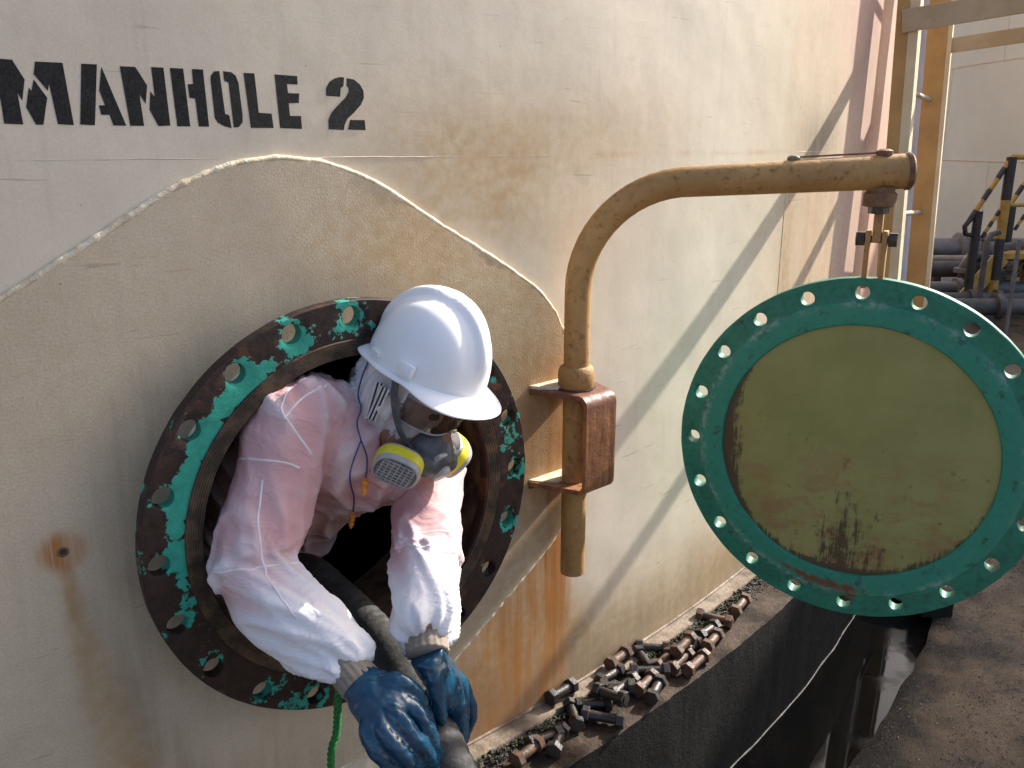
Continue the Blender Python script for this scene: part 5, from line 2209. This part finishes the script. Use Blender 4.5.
m = MB()
NA_, NV_ = 28, 6
vs, fs = [], []
for i in range(NA_ + 1):
    a = -1.25 + 2.5 * i / NA_
    for j in range(NV_ + 1):
        v = -0.026 + 0.050 * j / NV_
        if j == 0:
            v += 0.010 * float(bell(a, 0, 0.22))
        vs.append(gog(a, v, 0.004 * math.sin(math.pi * j / NV_)))
for i in range(NA_):
    for j in range(NV_):
        b = i * (NV_ + 1) + j
        fs.append((b, b + NV_ + 1, b + NV_ + 2, b + 1))
m.add(vs, fs)
gg = m.build('goggles', 'lens', worker, 180)
for edge in (0, NV_):
    m = MB()
    m.tube([vs[i * (NV_ + 1) + edge] for i in range(NA_ + 1)], 0.0022, 8)
    m.build('goggle_frame', 'mask_grey', gg, 180)
for sd in (0, NA_):
    m = MB()
    sgn = -1 if sd == 0 else 1
    m.tube([vs[sd * (NV_ + 1) + 3], hp(0.087 * sgn, 0.015, 0.018), hp(0.0895 * sgn, -0.02, 0.022)], 0.005, 8, squash=0.5)
    m.build('goggle_arm', 'mask_grey', gg, 180)

# --- earplugs on a blue cord
plugs = thing('earplugs', 'pair of orange earplugs dangling on a thin blue cord from the hood', 'earplugs', on_cloth(361, 440, 0.006))
for path_ in ([(368, 362), (362, 377), (358, 395), (361, 409), (357, 423), (361, 440), (367, 458), (366, 478)], [(361, 440), (350, 474), (354, 498), (353, 512)]):
    m = MB()
    m.tube(catmull([on_cloth(x, y, 0.011, 1.5) for x, y in path_], 8), 0.0015, 6)
    m.build('cord', 'blue_cord', plugs, 180)
for (x0, y0), (x1, y1) in (((366, 478), (362, 494)), ((353, 512), (351, 530))):
    a, b = on_cloth(x0, y0, 0.012, 1.5), on_cloth(x1, y1, 0.012, 1.5)
    b = a + (vw(-0.12, -1, 0.15)).normalized() * 0.032
    m = MB()
    d = b - a
    m.tube([a + d * u for u in (0, 0.12, 0.2, 0.3, 0.36, 0.5, 0.56, 0.72, 0.8, 1.0)], [0.0026, 0.0040, 0.0074, 0.0078, 0.0052, 0.0068, 0.0044, 0.0058, 0.0044, 0.0015], 12)
    m.build('plug', 'orange', plugs, 60)


# --- gloves
def glove(wr, elbow, palm_pts, across, fingers, label):
    m = MB()
    tg = (palm_pts[-1] - palm_pts[0]).normalized()
    cpal = catmull(palm_pts, 6)
    nP = len(cpal)
    m.tube(cpal, list(np.interp(np.linspace(0, 1, nP), [0, 0.35, 0.75, 1], [0.034, 0.043, 0.047, 0.040])), 22, up=across.cross(tg), squash=list(np.interp(np.linspace(0, 1, nP), [0, 0.4, 1], [0.90, 0.62, 0.52])))
    for ch, rad_ in fingers:
        c = catmull(ch, 6)
        rl = list(np.interp(np.linspace(0, 1, len(c)), np.linspace(0, 1, len(rad_)), rad_))
        # knuckle swellings
        m.tube(c, rl, 14)
        ball(m, c[-1], rl[-1] * 1.0)
    g = fuse(m, 0.0026, 5, 'glove', 0.5)
    gc, gn = vcoords(g).astype(float), vnormals(g).astype(float)
    dp = np.array([0.0022 * mnoise.noise(Vector(p) * 45) + 0.0012 * mnoise.noise(Vector(p) * 110) for p in gc])
    set_coords(g, gc + gn * dp[:, None])
    o = obj('glove', g, 'glove', worker)
    o['label'] = label
    # knitted cuff
    a = wr + (palm_pts[0] - wr) * 1.0 + (palm_pts[1] - palm_pts[0]) * 0.10
    back = wr + (elbow - wr).normalized() * 0.06
    m = MB()
    pts_ = [back + (a - back) * u for u in np.linspace(0, 1, 24)]
    m.tube(pts_, [0.033 + 0.003 * u + 0.0008 * math.sin(u * 60) for u in np.linspace(0, 1, 24)], 72, prof=lambda i, an: 1 + 0.030 * math.sin(an * 18), squash=0.86)
    m.build('knit_cuff', 'knit', o, 180)
    return o


fg = lambda *p: [po(x, y, o) for x, y, o in p]
# right hand lies over the hose, fingers pointing down and round it
rIdx, rMid, rRng, rPnk = po(410, 706, 0.466), po(397, 722, 0.482), po(382, 735, 0.484), po(367, 741, 0.472)
glove(wrR, elR, [po(360, 683, 0.385), po(373, 694, 0.417), po(386, 711, 0.452), po(394, 722, 0.466)], (rIdx - rPnk).normalized(), [
    (fg((376, 686, 0.415), (398, 682, 0.440), (417, 695, 0.452), (431, 727, 0.446)), [0.017, 0.0155, 0.0130, 0.0098]),
    (fg((388, 700, 0.44), (410, 706, 0.466), (428, 731, 0.490), (440, 757, 0.474)), [0.014, 0.0150, 0.0128, 0.0100]),
    (fg((380, 706, 0.45), (399, 720, 0.484), (421, 746, 0.506), (440, 776, 0.466)), [0.015, 0.0160, 0.0140, 0.0110]),
    (fg((374, 710, 0.45), (385, 733, 0.486), (408, 760, 0.507), (430, 788, 0.458)), [0.015, 0.0158, 0.0138, 0.0108]),
    (fg((368, 712, 0.44), (370, 740, 0.474), (392, 768, 0.492), (414, 792, 0.455)), [0.014, 0.0150, 0.0130, 0.0100])],
    'right hand glove of glossy blue rubber with knitted cuff')
lIdx, lPnk = po(450, 680, 0.420), po(466, 668, 0.330)
glove(wrL, elL, [po(427, 653, 0.414), po(433, 664, 0.420), po(444, 680, 0.410), po(450, 696, 0.402)], (lIdx - lPnk).normalized(), [
    (fg((431, 662, 0.43), (433, 678, 0.448), (437, 698, 0.452), (442, 719, 0.448)), [0.015, 0.0145, 0.0130, 0.0105]),
    (fg((440, 668, 0.425), (451, 684, 0.425), (459, 712, 0.436), (460, 750, 0.432)), [0.016, 0.0170, 0.0152, 0.0115]),
    (fg((444, 668, 0.395), (458, 684, 0.395), (463, 716, 0.404), (461, 748, 0.396)), [0.016, 0.0165, 0.0130, 0.0102]),
    (fg((446, 668, 0.37), (461, 684, 0.365), (471, 712, 0.370), (464, 740, 0.362)), [0.014, 0.0146, 0.0126, 0.0098]),
    (fg((446, 666, 0.35), (461, 682, 0.340), (469, 706, 0.342), (463, 730, 0.335)), [0.013, 0.0136, 0.0116, 0.0092])],
    'left hand glove of glossy blue rubber gripping the hose from beyond')
